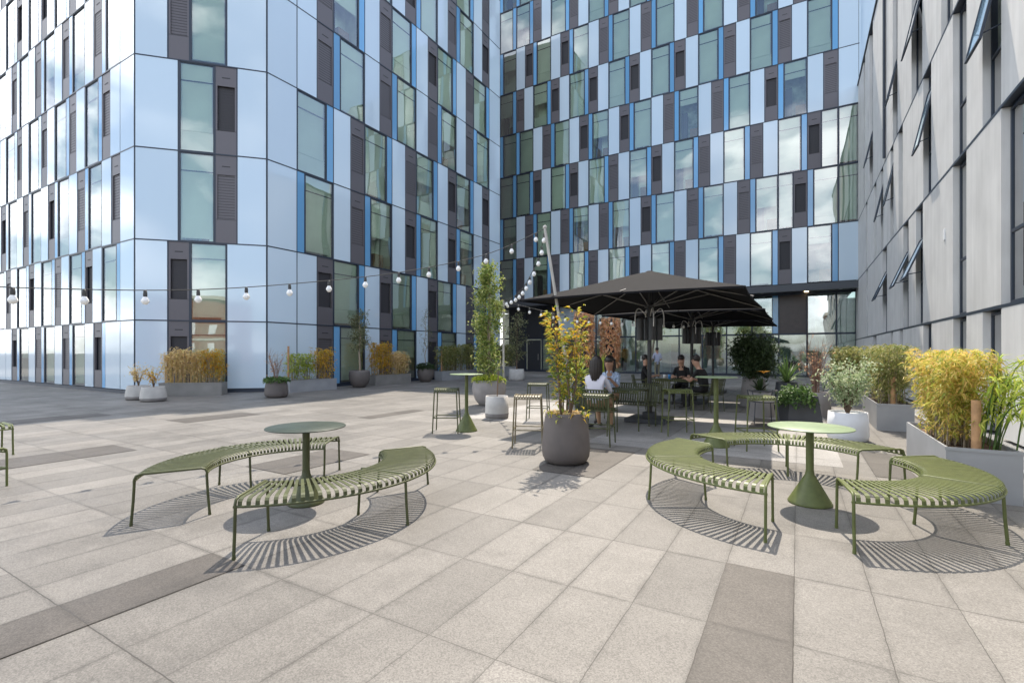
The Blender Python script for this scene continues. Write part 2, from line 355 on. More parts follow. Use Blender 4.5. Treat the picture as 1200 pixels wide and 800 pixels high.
def vent_mesh(wd,h,var):
    k=('v',round(wd,2),round(h,2),var)
    if k in cache: return cache[k]
    m=MB(); a=BR; x0,x1,z0,z1=a,wd-a,a,h-a
    zb,zt=z0+(z1-z0)*.27,z0+(z1-z0)*.78; f=.055; y=-.012
    m.box(x0,x1,y,.05,z0,zb); m.box(x0,x1,y,.05,zt,z1); m.box(x0,x0+f,y,.05,zb,zt); m.box(x1-f,x1,y,.05,zb,zt)
    rec=[.004,.03,.08][var%3]
    m.box(x0+f,x1-f,rec,.10,zb,zt,1 if var%3==2 else 0)
    if h>2:
        n=16
        for i in range(n):
            zz=zb+(zt-zb)*(i+.5)/n; m.box(x0+f,x1-f,rec-.006,rec,zz-.008,zz+.008,1)
    zs=z1-(z1-z0)*.13; m.box(x0+.3*(x1-x0),x0+.7*(x1-x0),y-.006,y,zs,zs+.035,1); m.box(x0+.01,x1-.01,y-.004,y,zb-.012,zb,1)
    r=m.mesh('vent_panel',[G['vent'],G['vent_dark']]); cache[k]=r; return r
class Facade:
    """local x along the wall, y inward, z up"""
    def __init__(s,bld,o,u):
        s.b=bld; s.o=Vector((o[0],o[1],0)); s.u=Vector((u[0],u[1],0)).normalized(); s.rz=math.atan2(s.u.y,s.u.x)
        s.M=Matrix.Translation(s.o)@Matrix.Rotation(s.rz,4,'Z'); s.p=MB(); s.bl=MB(); s.fr=MB()
    def put(s,name,me,a,z,parent=None):
        o=link(name,me,s.b); o.location=s.M@Vector((a,0,z)); o.rotation_euler=(0,0,s.rz); return o
    def row(s,z0,z1,cells):
        h=z1-z0
        for a0,a1,t in cells:
            wd=a1-a0
            if t=='L': s.p.box(a0+BR,a1-BR,-.03,.05,z0+BR,z1-BR,M=s.M)
            elif t=='B': s.bl.box(a0+BR,a1-BR,-.02,.05,z0+BR,z1-BR,M=s.M)
            elif t=='D': s.put('vent_panel',vent_mesh(round(wd,2),round(h,2),rw.randrange(6)),a0,z0)
            elif t=='W':
                mw,mp_,mb=win_meshes(round(wd,2),round(h,2),rw.randrange(10))
                wo=s.put('window',mw,a0,z0)
                for nm,me in (('pane',mp_),('blind',mb)): link(nm,me,wo)
            if t!='_':
                s.fr.box(a0-BR,a0+BR,-.020,.12,z0+BR,z1-BR,M=s.M)
        a0=cells[0][0]; a1=cells[-1][1]
        s.fr.box(a1-BR,a1+BR,-.018,.12,z0+BR,z1-BR,M=s.M)
        s.fr.box(a0-BR,a1+BR,-.036,.12,z1-BR,z1+BR,M=s.M)
    def done(s,names=('white_panels','blue_panels','mullions')):
        if s.p.v: s.p.build(names[0],G['panel'],s.b)
        if s.bl.v: s.bl.build(names[1],G['blue'],s.b)
        s.fr.build(names[2],G['navy'],s.b)
def cells(bounds,codes,fb=.20,fd=.47):
    """codes: string pairs per bay: WB BW DL LD, or single L_ / W_ for a full bay"""
    out=[]
    for i,c in enumerate(codes):
        a,b=bounds[i],bounds[i+1]; w_=b-a
        if c=='--': continue
        if c[1]=='_': out.append((a,b,c[0])); continue
        f={'WB':1-fb,'BW':fb,'DL':fd,'LD':1-fd,'BL':fb,'WW':.5}[c]
        out.append((a,a+w_*f,c[0])); out.append((a+w_*f,b,c[1]))
    return out
# ---- back building
YB=32.8
bb=thing('apartment_block','long white and blue panelled apartment block across the back of the plaza','building',(-9,YB,0))
bb_inv=Vector((-9,YB,0))
def reparent_fix(b,off):
    for ch in b.children: ch.location=Vector(ch.location)-off
XB=[-20.30+1.4835*i for i in range(16)]+[2.9]
fb=Facade(bb,(0,YB),(1,0))
R1=['WB','DL']*8; R2=['BW','LD']*8
R3=['WB','WB']+['DL','WB']*7; R4=['BW','BW']+['LD','BW']*7
def trow(base,b13,b14,b15): r=list(base)[:16]; r[13],r[14],r[15]=b13,b14,b15; return r
rows=[(ZL[1],trow(R1,'DL','WB','L_')),(ZL[2],trow(R2,'WD','BW','W_')),(ZL[3],trow(R3,'WB','DW','W_')),(ZL[4],trow(R4,'BW','LD','L_')),
      (ZL[5],trow(R1,'DL','WB','L_')),(ZL[6],trow(R2,'LD','BW','L_')),(ZL[7],trow(R3,'WB','DL','L_')),(ZL[8],trow(R4,'BW','LD','L_'))]
def cells2(bounds,codes):
    out=[]
    for i,c in enumerate(codes):
        if c=='WD': a,b=bounds[i],bounds[i+1]; out+=[(a,a+.53*(b-a),'W'),(a+.53*(b-a),b,'D')]
        elif c=='DW': a,b=bounds[i],bounds[i+1]; out+=[(a,a+.45*(b-a),'D'),(a+.45*(b-a),b,'W')]
        else: out+=cells(bounds[i:i+2],[c])
    return out
NB=[16]*6+[13,8]   # how many bays each storey reaches (storeys above the view left off, so sun clears it)
for (z,codes),nb in zip(rows,NB): fb.row(z,z+3.25,cells2(XB[:nb+1],codes[:nb]))
m=MB()
m.box(-24,2.88,YB+.83,YB+14,5.2,ZL[7]); m.box(-24,XB[13],YB+.83,YB+14,ZL[7],ZL[8]); m.box(-24,XB[8],YB+.83,YB+14,ZL[8],ZL[8]+3.25)
m.build('core_wall',G['dark_clad'],bb)
m=MB(); m.box(2.9,2.98,YB-.03,YB+5,5.46,24.9); m.box(2.92,6,YB+.1,YB+5,5.46,24.9); m.build('corner_cladding',G['panel'],bb)
# ground floor under the projecting storeys
m=MB(); m.box(-24,3.3,YB-.25,YB-.05,5.02,5.42); m.box(-24,3.3,YB-.05,YB+2.6,5.1,5.2); m.build('canopy',G['soffit'],bb)
YG=YB+1.5
m=MB(); gl=[]
gb=XB+[3.4]
for i,x in enumerate(gb):
    m.box(x-.04,x+.04,YG-.06,YG+.08,.1,5.1)
m.box(-24,3.4,YG-.05,YG+.07,2.55,2.66); m.box(-24,3.4,YG-.05,YG+.07,.0,.12); m.box(-24,3.4,YG-.05,YG+.07,4.98,5.1)
m.build('shopfront_frame',G['navy'],bb)
gp=MB(); dk=MB(); bl=MB(); br=MB(); it=MB()
for i in range(len(gb)-1):
    a,b=gb[i]+.04,gb[i+1]-.04
    for (z0,z1) in ((.12,2.55),(2.66,4.98)):
        up=z0>1
        k='G'
        if i<1: k='D'
        if i in (1,) : k='D' if up else 'door'
        if i==2 and up: k='D'
        if i==3 and up: k='L'
        if i in (5,12) and up: k='GB'
        if i==13 and up: k='BR'
        if i==0 : k='D'
        if k=='D': dk.box(a,b,YG,YG+.05,z0,z1)
        elif k=='L': gp.box(a,b,YG,YG+.05,z0,z1)
        elif k=='BR': br.box(a,b,YG-.02,YG+.05,z0,z1)
        elif k=='door':
            d=MB(); d.box(a+.12,b-.12,YG-.02,YG+.05,.02,2.45); do=d.build('door',G['dark_clad'],bb)
            h=MB(); h.tube([(b-.3,YG-.06,.9),(b-.3,YG-.06,1.4)],.015); h.box(b-.31,b-.29,YG-.06,YG-.02,.95,.98); h.box(b-.31,b-.29,YG-.06,YG-.02,1.32,1.35); h.build('handle',G['silver'],do)
        else:
            aa=a
            if k=='GB': bl.box(b-.3,b,YG-.01,YG+.05,z0,z1); m2=b-.34
            else: m2=b
            g_=MB(); g_.box(aa,m2,YG-.005,YG+.005,z0,z1); g_.build('shop_window',G['glass_ground'],bb)
dk.build('dark_panels',G['dark_clad'],bb); gp.build('ground_floor_white_panels',G['panel'],bb); bl.build('ground_floor_blue_panels',G['blue'],bb); br.build('brown_panel',G['brown'],bb)
# glazed entrance door
x0=XB[12]+.25; e=MB(); e.box(x0,x0+.07,YG-.09,YG-.06,.03,2.5); e.box(x0+.9,x0+.97,YG-.09,YG-.06,.03,2.5); e.box(x0+.07,x0+.9,YG-.09,YG-.06,2.4,2.5); e.box(x0+.07,x0+.9,YG-.09,YG-.06,.03,.15)
eo=e.build('entrance_door',G['dark_clad'],bb); h=MB(); h.tube([(x0+.85,YG-.14,.8),(x0+.85,YG-.14,1.5)],.015); h.build('handle',G['silver'],eo)
# interior of the ground floor
m=MB(); m.box(-24,3.4,YG+5,YG+5.1,0,5.1,0); m.box(-24,3.4,YG+.1,YG+5,-.01,.03,1); m.build('lobby_interior',[G['room'],G['zinc']],bb)
m=MB()
rr=random.Random(5)
for i in range(14):
    x=-18+i*1.45+rr.uniform(-.3,.3); y=YG+rr.uniform(1.6,4.6); hh=rr.uniform(.8,2.3); m.box(x,x+rr.uniform(.2,.9),y,y+.3,.03,hh,rr.randrange(3))
for i in range(9): x=-17+i*2.2; m.box(x,x+.35,YG+2.8,YG+3.15,.03,5.1,3)
m.build('lobby_furnishings',[G['brown'],G['white'],G['pot_dark'],G['curtain']],bb)
m=MB(); lampx=onY(945,YB+.9)
em=bpy.data.materials.new('lit_lamp'); em.use_nodes=True; q=em.node_tree.nodes['Principled BSDF']; q.inputs['Emission Color'].default_value=(1,.75,.4,1); q.inputs['Emission Strength'].default_value=5
m.lathe([(.11,0),(.11,.03)],16,(lampx,YB+.9,5.06)); m.build('soffit_lamp',em,bb)
for px in (985,893):
    m=MB(); m.lathe([(.09,0),(.09,.025)],16,(onY(px,YB+.5),YB+.5,5.07)); m.build('soffit_downlight',G['white'],bb)
m=MB(); m.tube([(lampx+.05,YB+.9,0.02),(lampx+.05,YB+.9,5.05)],.035); m.build('rain_pipe',G['brown'],bb)
fb.done(); reparent_fix(bb,bb_inv)
# ---- left building
XL=-17.2; CX,CY=-20.13,8.11; CU=Vector((XL-CX,11.15-CY)); CLEN=CU.length
lb=thing('corner_block','white and blue panelled block with chamfered corner, on the left of the plaza','building',(-25,16,0))
off=Vector((-25,16,0))
YLb=[11.15,12.41,14.18,15.93,17.68,19.44,21.19,22.91,24.66,26.42,27.73]
fl=Facade(lb,(XL,0),(0,1))
A=['LD','BW']; 
def rr_(first,second): # pattern builders for right face
    return ['L_']+[first,second]*4+['L_']
pat={'R1':['L_','BW','LD','BW','LD','BW','LD','BW','LD','L_'],'R2':['L_','WB','LD','WB','LD','WB','LD','WB','LD','L_'],
     'R3':['L_','LD','BW','LD','BW','LD','BW','LD','BW','L_'],'R4':['L_','LD','WB','LD','WB','LD','WB','LD','WB','L_']}
def lims(h): # how far the storey with this base height runs towards the corner
    return {0:0,1:0}.get(h,0)
order=[(0.12,ZL[0],'R3',0),(ZL[0],ZL[1],'R4',0),(ZL[1],ZL[2],'R1',0),(ZL[2],ZL[3],'R2',0),(ZL[3],ZL[4],'R3',0),(ZL[4],ZL[5],'R4',0),(ZL[5],ZL[6],'R1',2),(ZL[6],ZL[7],'R2',5),(ZL[7],ZL[8],'R3',7)]  # unseen upper storeys cut back so sun reaches the plaza
for z0,z1,p,st in order:
    fl.row(z0,z1,cells(YLb[st:],pat[p][st:]))
fl.fr.box(11.15,27.73,-.04,.1,0,.12,M=fl.M)
# chamfer
fc=Facade(lb,(CX,CY),(CU.x,CU.y)); 
def chd(px): # pixel -> distance along the chamfer
    l=(px-600)/F; dx,dy=C_*l-S_,S_*l+C_
    ux,uy=CU.x/CLEN,CU.y/CLEN
    det=dx*(-uy)+dy*ux; d=(CX*(-uy)+CY*ux)/det
    return (dx*d-CX)*ux+(dy*d-CY)*uy
A1=[chd(p) for p in (158,209.3,252,278,312.5)]; A2=[chd(p) for p in (158,197,222.5,266,312.5)]
A1[0]=A2[0]=0; A1[-1]=A2[-1]=CLEN
c1=[(A1[0],A1[1],'L'),(A1[1],A1[2],'W'),(A1[2],A1[3],'D'),(A1[3],A1[4],'L')]
c2=[(A2[0],A2[1],'L'),(A2[1],A2[2],'D'),(A2[2],A2[3],'W'),(A2[3],A2[4],'L')]
for (z0,z1),c in zip([(.12,ZL[0]),(ZL[0],ZL[1]),(ZL[1],ZL[2]),(ZL[2],ZL[3]),(ZL[3],ZL[4]),(ZL[4],ZL[5])],[c2,c2,c1,c1,c2,c1]): fc.row(z0,z1,c)
fc.fr.box(0,CLEN,-.04,.1,0,.12,M=fc.M)
# left face
XF=[CX]+[CX-1.07]+[CX-1.07-1.53*i for i in range(1,15)]
XF=XF[::-1]   # ascending X ; last bay is the narrow corner one
ff=Facade(lb,(0,CY),(1,0)); nbay=len(XF)-1
def lpat(near,far):
    r=[];
    for i in range(nbay-1): r.append(near if i%2==0 else far)
    return (['L_']+r)[::-1]
lrows=[(0.12,ZL[0],lpat('BL','LD')),(ZL[0],ZL[1],lpat('WB','DL')),(ZL[1],ZL[2],lpat('LD','BW')),(ZL[2],ZL[3],lpat('DL','WB')),(ZL[3],ZL[4],lpat('BW','LD')),(ZL[4],ZL[5],lpat('DL','WB')),(ZL[5],ZL[6],lpat('LD','BW'))]
lrows[0][2][nbay-4]='BW'; lrows[0][2][nbay-6]='BW'; lrows[0][2][nbay-8]='BW'
for k,(z0,z1,c) in enumerate(lrows):
    if k==6: ff.row(z0,z1,cells(XF[:nbay-5+1],c[:nbay-5]))
    else: ff.row(z0,z1,cells(XF,c))
ff.fr.box(XF[0],CX,-.04,.1,0,.12,M=ff.M)
def prism(mb,pts,z0,z1):
    n=len(pts); V=[(x,y,z0) for x,y in pts]+[(x,y,z1) for x,y in pts]
    mb.add(V,[tuple(range(n-1,-1,-1)),tuple(range(n,2*n))]+[(i,(i+1)%n,n+(i+1)%n,n+i) for i in range(n)])
m=MB(); D=.84
prism(m,[(XL-D,11.5),(XL-D,27.6),(-42,27.6),(-42,CY+D),(CX-.35,CY+D)],0,ZL[5])
prism(m,[(XL-D,YLb[2]+.1),(XL-D,27.6),(-42,27.6),(-42,CY+D),(XF[nbay-5],CY+D)],ZL[5],ZL[6])
prism(m,[(XL-D,YLb[5]+.1),(XL-D,27.6),(-40,27.6),(-40,YLb[5]+.1)],ZL[6],ZL[7]); prism(m,[(XL-D,YLb[7]+.1),(XL-D,27.6),(-40,27.6),(-40,YLb[7]+.1)],ZL[7],ZL[8])
m.box(-40,XL-.02,27.6,27.75,0,ZL[8])
m.build('core_wall',G['dark_clad'],lb)
m=MB(); m.box(XL-1.2,XL-.05,YLb[2]+.02,YLb[2]+.08,ZL[5],ZL[6]); m.box(XL-1.2,XL-.05,YLb[5]+.02,YLb[5]+.08,ZL[6],ZL[7]); m.box(XL-1.2,XL-.05,YLb[7]+.02,YLb[7]+.08,ZL[7],ZL[8]); m.build('cut_step_cladding',G['panel'],lb)  # closes the invented steps above the view that let the sun past
fl.done(); fc.done(('chamfer_white_panels','chamfer_blue_panels','chamfer_mullions')); ff.done(('side_white_panels','side_blue_panels','side_mullions')); reparent_fix(lb,off)
# ---- right building
XR=2.86; rb=thing('grey_panelled_building','grey panelled building with projecting wall slabs, along the right of the plaza','building',(6,14,0)); off=Vector((6,14,0))
tiers=[(0.05,2.21,[(1023,1027),(1044,1046.5),(1054.5,1058),(1082,1091.6),(1117,1132.5),(1151.5,1173.4)]),
 (2.21,5.46,[(1015.5,1017),(1034.5,1039.4),(1058.6,1064.7),(1073.2,1081.5),(1116.5,1132.5),(1173.2,1212)]),
 (5.46,8.71,[(1014.7,1016.5),(1024.5,1027),(1032.5,1035),(1043.5,1047),(1053,1057.9),(1082,1091.2),(1116.5,1132.7),(1151.4,1173.3)]),
 (8.71,16.1,[(1012,1013.8),(1019.2,1022.9),(1036.5,1038.3),(1046.2,1051.7),(1068.2,1080.9),(1103,1116.6)])]
slab=MB(); glz=MB(); frm=MB(); back=MB()
openw={(1,1),(1,2),(1,3),(2,7),(2,5),(2,3),(2,2),(3,4),(3,3),(3,1)}
zr_near=[2.21,5.46,8.71,16.1]
for ti,(z0,z1,ws) in enumerate(tiers):
    yend=33.9; ynear={0:-6,1:-6,2:7.0,3:10.5}[ti]
    edges=[(onX(a,XR),onX(b,XR)) for a,b in ws]
    y=yend
    for (ya,yb) in edges:
        if y-ya>.1: slab.box(XR,XR+.15,ya,y,z0+.03,z1-.03)
        y=yb
        o_=len(glz.v)
    # extra windows nearer than the frame
    yy=y; k=0
    while yy>ynear+.2:
        y2=max(yy-(2.1 if k%2==0 else 2.7),ynear); slab.box(XR,XR+.15,y2,yy,z0+.03,z1-.03)
        if y2-1.1>ynear: edges.append((y2,y2-1.05)); yy=y2-1.05
        else: yy=y2; break
        k+=1
    for wi,(ya,yb) in enumerate(edges):
        if abs(ya-yb)<.05: continue
        lo,hi=min(ya,yb),max(ya,yb); zt=z1-.05; zb=z0+.04
        f=MB(); t=.05; X=XR+.13
        f.box(X-.02,X+.06,lo,lo+t,zb,zt); f.box(X-.02,X+.06,hi-t,hi,zb,zt); f.box(X-.02,X+.06,lo+t,hi-t,zt-t,zt); f.box(X-.02,X+.06,lo+t,hi-t,zb,zb+t)
        zm=zb+(zt-zb)*.36; f.box(X-.02,X+.06,lo+t,hi-t,zm,zm+t)
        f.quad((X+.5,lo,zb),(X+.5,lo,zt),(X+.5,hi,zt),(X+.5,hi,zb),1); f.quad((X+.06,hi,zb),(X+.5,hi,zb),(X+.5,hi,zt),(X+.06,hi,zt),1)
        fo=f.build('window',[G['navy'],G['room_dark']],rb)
        if (ti,wi) in openw:
            p=MB(); p.box(X,X+.01,lo+t,hi-t,zb+t,zm); p.build('pane',G['glass_sash'],fo)
            # top hung sash swung outwards
            L_=1.2 if ti==1 else 1.6; base=zm if ti!=3 else zb+1.2
            L_=min(L_,zt-base-.1); hz=base+L_; an=R(22) if ti==1 else R(12)
            Mx=Matrix.Translation((X-.03,0,hz))@Matrix.Rotation(an,4,'Y')
            s2=MB(); g2=MB(); zl=-L_
            s2.box(-.03,.01,lo+.05,lo+.10,zl,0,M=Mx); s2.box(-.03,.01,hi-.10,hi-.05,zl,0,M=Mx); s2.box(-.03,.01,lo+.1,hi-.1,zl,zl+.05,M=Mx); s2.box(-.03,.01,lo+.1,hi-.1,-.05,0,M=Mx)
            s2.tube([Mx@Vector((.0,lo+.08,zl+.1)),(X,lo+.08,base+.25)],.012)
            so_=s2.build('open_sash',G['navy'],fo); g2.box(-.016,-.006,lo+.1,hi-.1,zl+.05,-.05,M=Mx); g2.build('sash_pane',G['glass_sky_blue'],so_)
            p2=MB(); p2.box(X,X+.01,lo+t,hi-t,hz,zt-t); p2.build('pane',G['glass_sash'],fo)
        else:
            p=MB(); p.box(X,X+.01,lo+t,hi-t,zb+t,zt-t); p.build('pane',G['glass_sash'],fo)
            if ti in (1,2) and hi-lo>.9:
                b=MB(); b.box(X+.2,X+.22,lo+.1,hi-.1,zb+.2,zt-.1); b.build('curtain',G['curtain'],fo)
    frm.box(XR-.005,XR+.14,ynear,yend,z1-.025,z1+.025)
slab.build('wall_slabs',G['render'],rb); frm.build('dark_joint_strips',G['navy'],rb)
back.box(XR+.66,XR+8,-6,33.9,0,5.46); back.box(XR+.66,XR+8,7,33.9,5.46,8.71); back.box(XR+.66,XR+8,10.5,33.9,8.71,16.05)
back.box(XR+.14,XR+.66,33.9,34.2,0,16.1)
back.build('core_wall',G['dark_clad'],rb)
m=MB(); m.box(XR-.05,XR+.8,10.5,33.9,16.12,16.22); m.build('parapet_coping',G['navy'],rb)
m=MB(); m.tube([(XR-.05,onX(1038,XR),8.8),(XR-.05,onX(1038,XR),16.0)],.05); m.build('drain_pipe',G['navy'],rb)
m=MB(); m.box(XR-.02,XR,onX(1107.6,XR),onX(1107.6,XR)+.09,4.0,4.25); m.build('wall_notice',G['white'],rb)
reparent_fix(rb,off)
# ---- buildings and trees across the street, seen only as reflections in the glass
def brick_house(name,label,x0,x1,y,h,m_):
    b=thing(name,label,'building',((x0+x1)/2,y,0)); c=(x0+x1)/2
    w_=MB(); w_.box(x0-c,x1-c,-10,0,0,h); w_.build('wall',m_,b)
    n=int((x1-x0)/3)
    for i in range(n):
        for k in range(int(h/3.2)):
            xx=x0-c+1+i*3; f=MB(); f.box(xx,xx+1.2,0,.06,1+k*3.2,2.8+k*3.2); f.build('window',G['white'],b).location=(0,0,0)
    s_=MB(); s_.box(x0-c-.2,x1-c+.2,-10.2,.25,h,h+.5)
    for k in range(1,int(h/3.2)): s_.box(x0-c,x1-c,0,.04,k*3.2,k*3.2+.3)
    s_.build('stone_trim',G['stone'],b); return b
brick_house('brick_building','red brick building with pale bands, mirrored in the lower glass of the back block',5,19,-44,9,G['brick'])
def street_tree(label,x,y,h,rad,seed):
    rs=random.Random(seed); t=thing('street_tree',label,'tree',(x,y,0),0,'street trees mirrored in the glass'); tr=MB(); lv=MB()
    tr.tube([(0,0,0),(.05,.05,h*.35),(0,.1,h*.7)],[.22,.16,.08],8); cs=[]
    for i in range(16):
        a=rs.uniform(0,6.28); z=h*rs.uniform(.45,.95); q=rad*rs.uniform(.2,.9)*(1.15-z/h*.5); c=Vector((q*math.cos(a),q*math.sin(a),z)); cs.append(c)
        tr.tube([(0,0,h*.35+rs.random()*h*.25),c*.6+Vector((0,0,h*.2)),c],[.08,.05,.02],5)
    for _ in range(2600):
        c=rs.choice(cs); p=c+Vector([rs.gauss(0,rad*.2) for _ in range(3)]); d=Vector([rs.gauss(0,1) for _ in range(3)]).normalized(); e=d.orthogonal().normalized()
        lv.add([p,p+d*.2+e*.09,p+d*.38,p+d*.2-e*.09],[(0,1,2,3)])
    tr.build('trunk',G['bark'],t); lv.build('crown',G['lf_tree'],t)
street_tree('leafy street tree mirrored in the shop glass, left',-14,-24,9,3.2,1)
street_tree('leafy street tree mirrored in the shop glass, middle',-7,-27,8,3,2)
street_tree('leafy street tree mirrored in the shop glass, right',-22,-18,10,3.4,3)
# ------------------------------------------------------------------ furniture
def arc_bench(label,cx,cy,a0,a1,m_,grp='curved slatted benches'):
    b=thing('curved_bench',label,'bench',(cx,cy,0),R((a0+a1)/2),grp)
    ri,ro,zt,zd=.755,1.275,.425,.372; half=R((a1-a0)/2)*.985
    s=MB(); n=44
    for i in range(n):
        a=-half+2*half*(i+.5)/n
        if abs(i+.5-n/2)<.6 and False: continue
        er=Vector((math.cos(a),math.sin(a),0)); et=Vector((-math.sin(a),math.cos(a),0))
        prof=[(ri,zd),(ri+.004,zd+.03),(ri+.02,zt-.008),(ri+.045,zt),(ro-.045,zt),(ro-.02,zt-.008),(ro-.004,zd+.03),(ro,zd)]
        V=[];t=.004
        for r_,z in prof:
            wv=.0105+.0040*(r_-ri)/(ro-ri)
            P_=er*r_
            V+= [P_-et*wv+Vector((0,0,z)),P_+et*wv+Vector((0,0,z))]
        nn=len(prof)
        # inner offset copy (gives the strips thickness)
        W=[]
        for k,(r_,z) in enumerate(prof):
            wv=.0105+.0040*(r_-ri)/(ro-ri)
            dr=(.005 if k<3 else (-.005 if k>4 else 0)); dz=-.005 if 2<=k<=5 else 0
            P_=er*(r_+dr); W+=[P_-et*wv+Vector((0,0,z+dz)),P_+et*wv+Vector((0,0,z+dz))]
        Fc=[]
        for k in range(nn-1):
            a_,b_,c_,d_=2*k,2*k+1,2*k+3,2*k+2; o=2*nn
            Fc+=[(a_,b_,c_,d_),(o+a_,o+d_,o+c_,o+b_),(a_,d_,o+d_,o+a_),(b_,o+b_,o+c_,c_)]
        s.add(V+W,Fc,0,False)
    s.build('seat',m_,b)
    f=MB()
    for rad in (ri,ro):
        f.tube([(rad*math.cos(a),rad*math.sin(a),zd-.006) for a in [-half*1.01+2*half*1.01*i/36 for i in range(37)]],.0095,8)
    for a in (-half,half):
        er=Vector((math.cos(a),math.sin(a),0)); sg=1 if a>0 else -1
        f.tube([er*r_+Vector((0,0,z)) for r_,z in [(ri,zd-.03),(ri,zd+.01),(ri+.012,zt-.012),(ri+.045,zt),(ro-.045,zt),(ro-.012,zt-.012),(ro,zd+.01),(ro,zd-.03)]],.0105,8)
    er=Vector((1,0,0)); f.tube([er*r_+Vector((0,0,z)) for r_,z in [(ri,zd),(ri+.02,zt-.002),(ri+.05,zt+.001),(ro-.05,zt+.001),(ro-.02,zt-.002),(ro,zd)]],.007,6)
    f.build('frame',m_,b)
    for a in (-half,0,half):
        er=Vector((math.cos(a),math.sin(a),0))
        for rad,sg in ((ri,-1),(ro,1)):
            l_=MB(); l_.tube([er*(rad-.002*sg)+Vector((0,0,zd-.004)),er*(rad+.006*sg)+Vector((0,0,.2)),er*(rad+.02*sg)+Vector((0,0,.02))],.0115,8)
            l_.tube([er*(rad+.0195*sg)+Vector((0,0,.025)),er*(rad+.021*sg)+Vector((0,0,0))],.0135,8)
            l_.build('leg',m_,b)
    return b
def cone_table(label,x,y,h,rt,m_,mt,rc=.034,rb_=.19,grp=None,ch=.28):
    t=thing('pedestal_table',label,'table',(x,y,0),0,grp)
    m=MB(); m.lathe([(0.0,h-.012),(rt-.01,h-.012),(rt,h-.009),(rt,h-.003),(rt-.004,h),(0.0,h)],64); m.build('tabletop',mt,t)
    m=MB(); pr=[(rb_-.004,0),(rb_,.006),(rb_,.014),(rb_-.01,.03)]
    for i in range(1,9):
        u=i/8; pr.append(((rb_-.01)*(1-u)+ (rc+.006)*u,.03+(ch-.03)*u))
    pr+= [(rc,ch+.05),(rc,h-.012)]
    m.lathe(pr,40); m.build('base',m_,t); return t
def slat_stool(label,x,y,rz,h=.80,wd=.40,dp=.38,m_=None,grp='slatted bar stools',name='bar_stool',splay=.03,rail=.28):
    t=thing(name,label,'stool',(x,y,0),rz,grp); m_=m_ or G['olive']
    s=MB(); n=9
    for i in range(n):
        xx=-wd/2+.03+(wd-.06)*i/(n-1); hw=.0145
        pr=[(-dp/2,h-.05),(-dp/2+.008,h-.015),(-dp/2+.035,h),(dp/2-.035,h),(dp/2-.008,h-.015),(dp/2,h-.05)]
        for k in range(len(pr)-1):
            (y0,z0),(y1,z1)=pr[k],pr[k+1]
            s.add([(xx-hw,y0,z0),(xx+hw,y0,z0),(xx+hw,y1,z1),(xx-hw,y1,z1),(xx-hw,y0,z0-.006),(xx+hw,y0,z0-.006),(xx+hw,y1,z1-.006),(xx-hw,y1,z1-.006)],[(0,1,2,3),(4,7,6,5),(0,3,7,4),(1,5,6,2)])
    s.build('seat',m_,t)
    f=MB()
    for sx in (-1,1):
        f.tube([(sx*wd/2,-dp/2,h-.07),(sx*wd/2,-dp/2+.005,h-.02),(sx*wd/2,-dp/2+.035,h-.002),(sx*wd/2,dp/2-.035,h-.002),(sx*wd/2,dp/2-.005,h-.02),(sx*wd/2,dp/2,h-.07)],.011)
    for sy in (-1,1): f.tube([(-wd/2,sy*dp/2,h-.05),(wd/2,sy*dp/2,h-.05)],.009)
    f.build('frame',m_,t)
    for sx in (-1,1):
        for sy in (-1,1):
            l=MB(); l.tube([(sx*wd/2,sy*dp/2,h-.06),(sx*(wd/2+splay),sy*(dp/2+splay),0)],.0115); l.build('leg',m_,t)
    r_=MB(); q=(h-rail)/h*splay
    for sx in (-1,1): r_.tube([(sx*(wd/2+q),-(dp/2+q),rail),(sx*(wd/2+q),dp/2+q,rail)],.009)
    r_.tube([(-(wd/2+q),dp/2+q,rail),(wd/2+q,dp/2+q,rail)],.009); r_.tube([(-(wd/2+q),-dp/2-q,rail),(wd/2+q,-dp/2-q,rail)],.009)
    r_.build('footrest',m_,t); return t
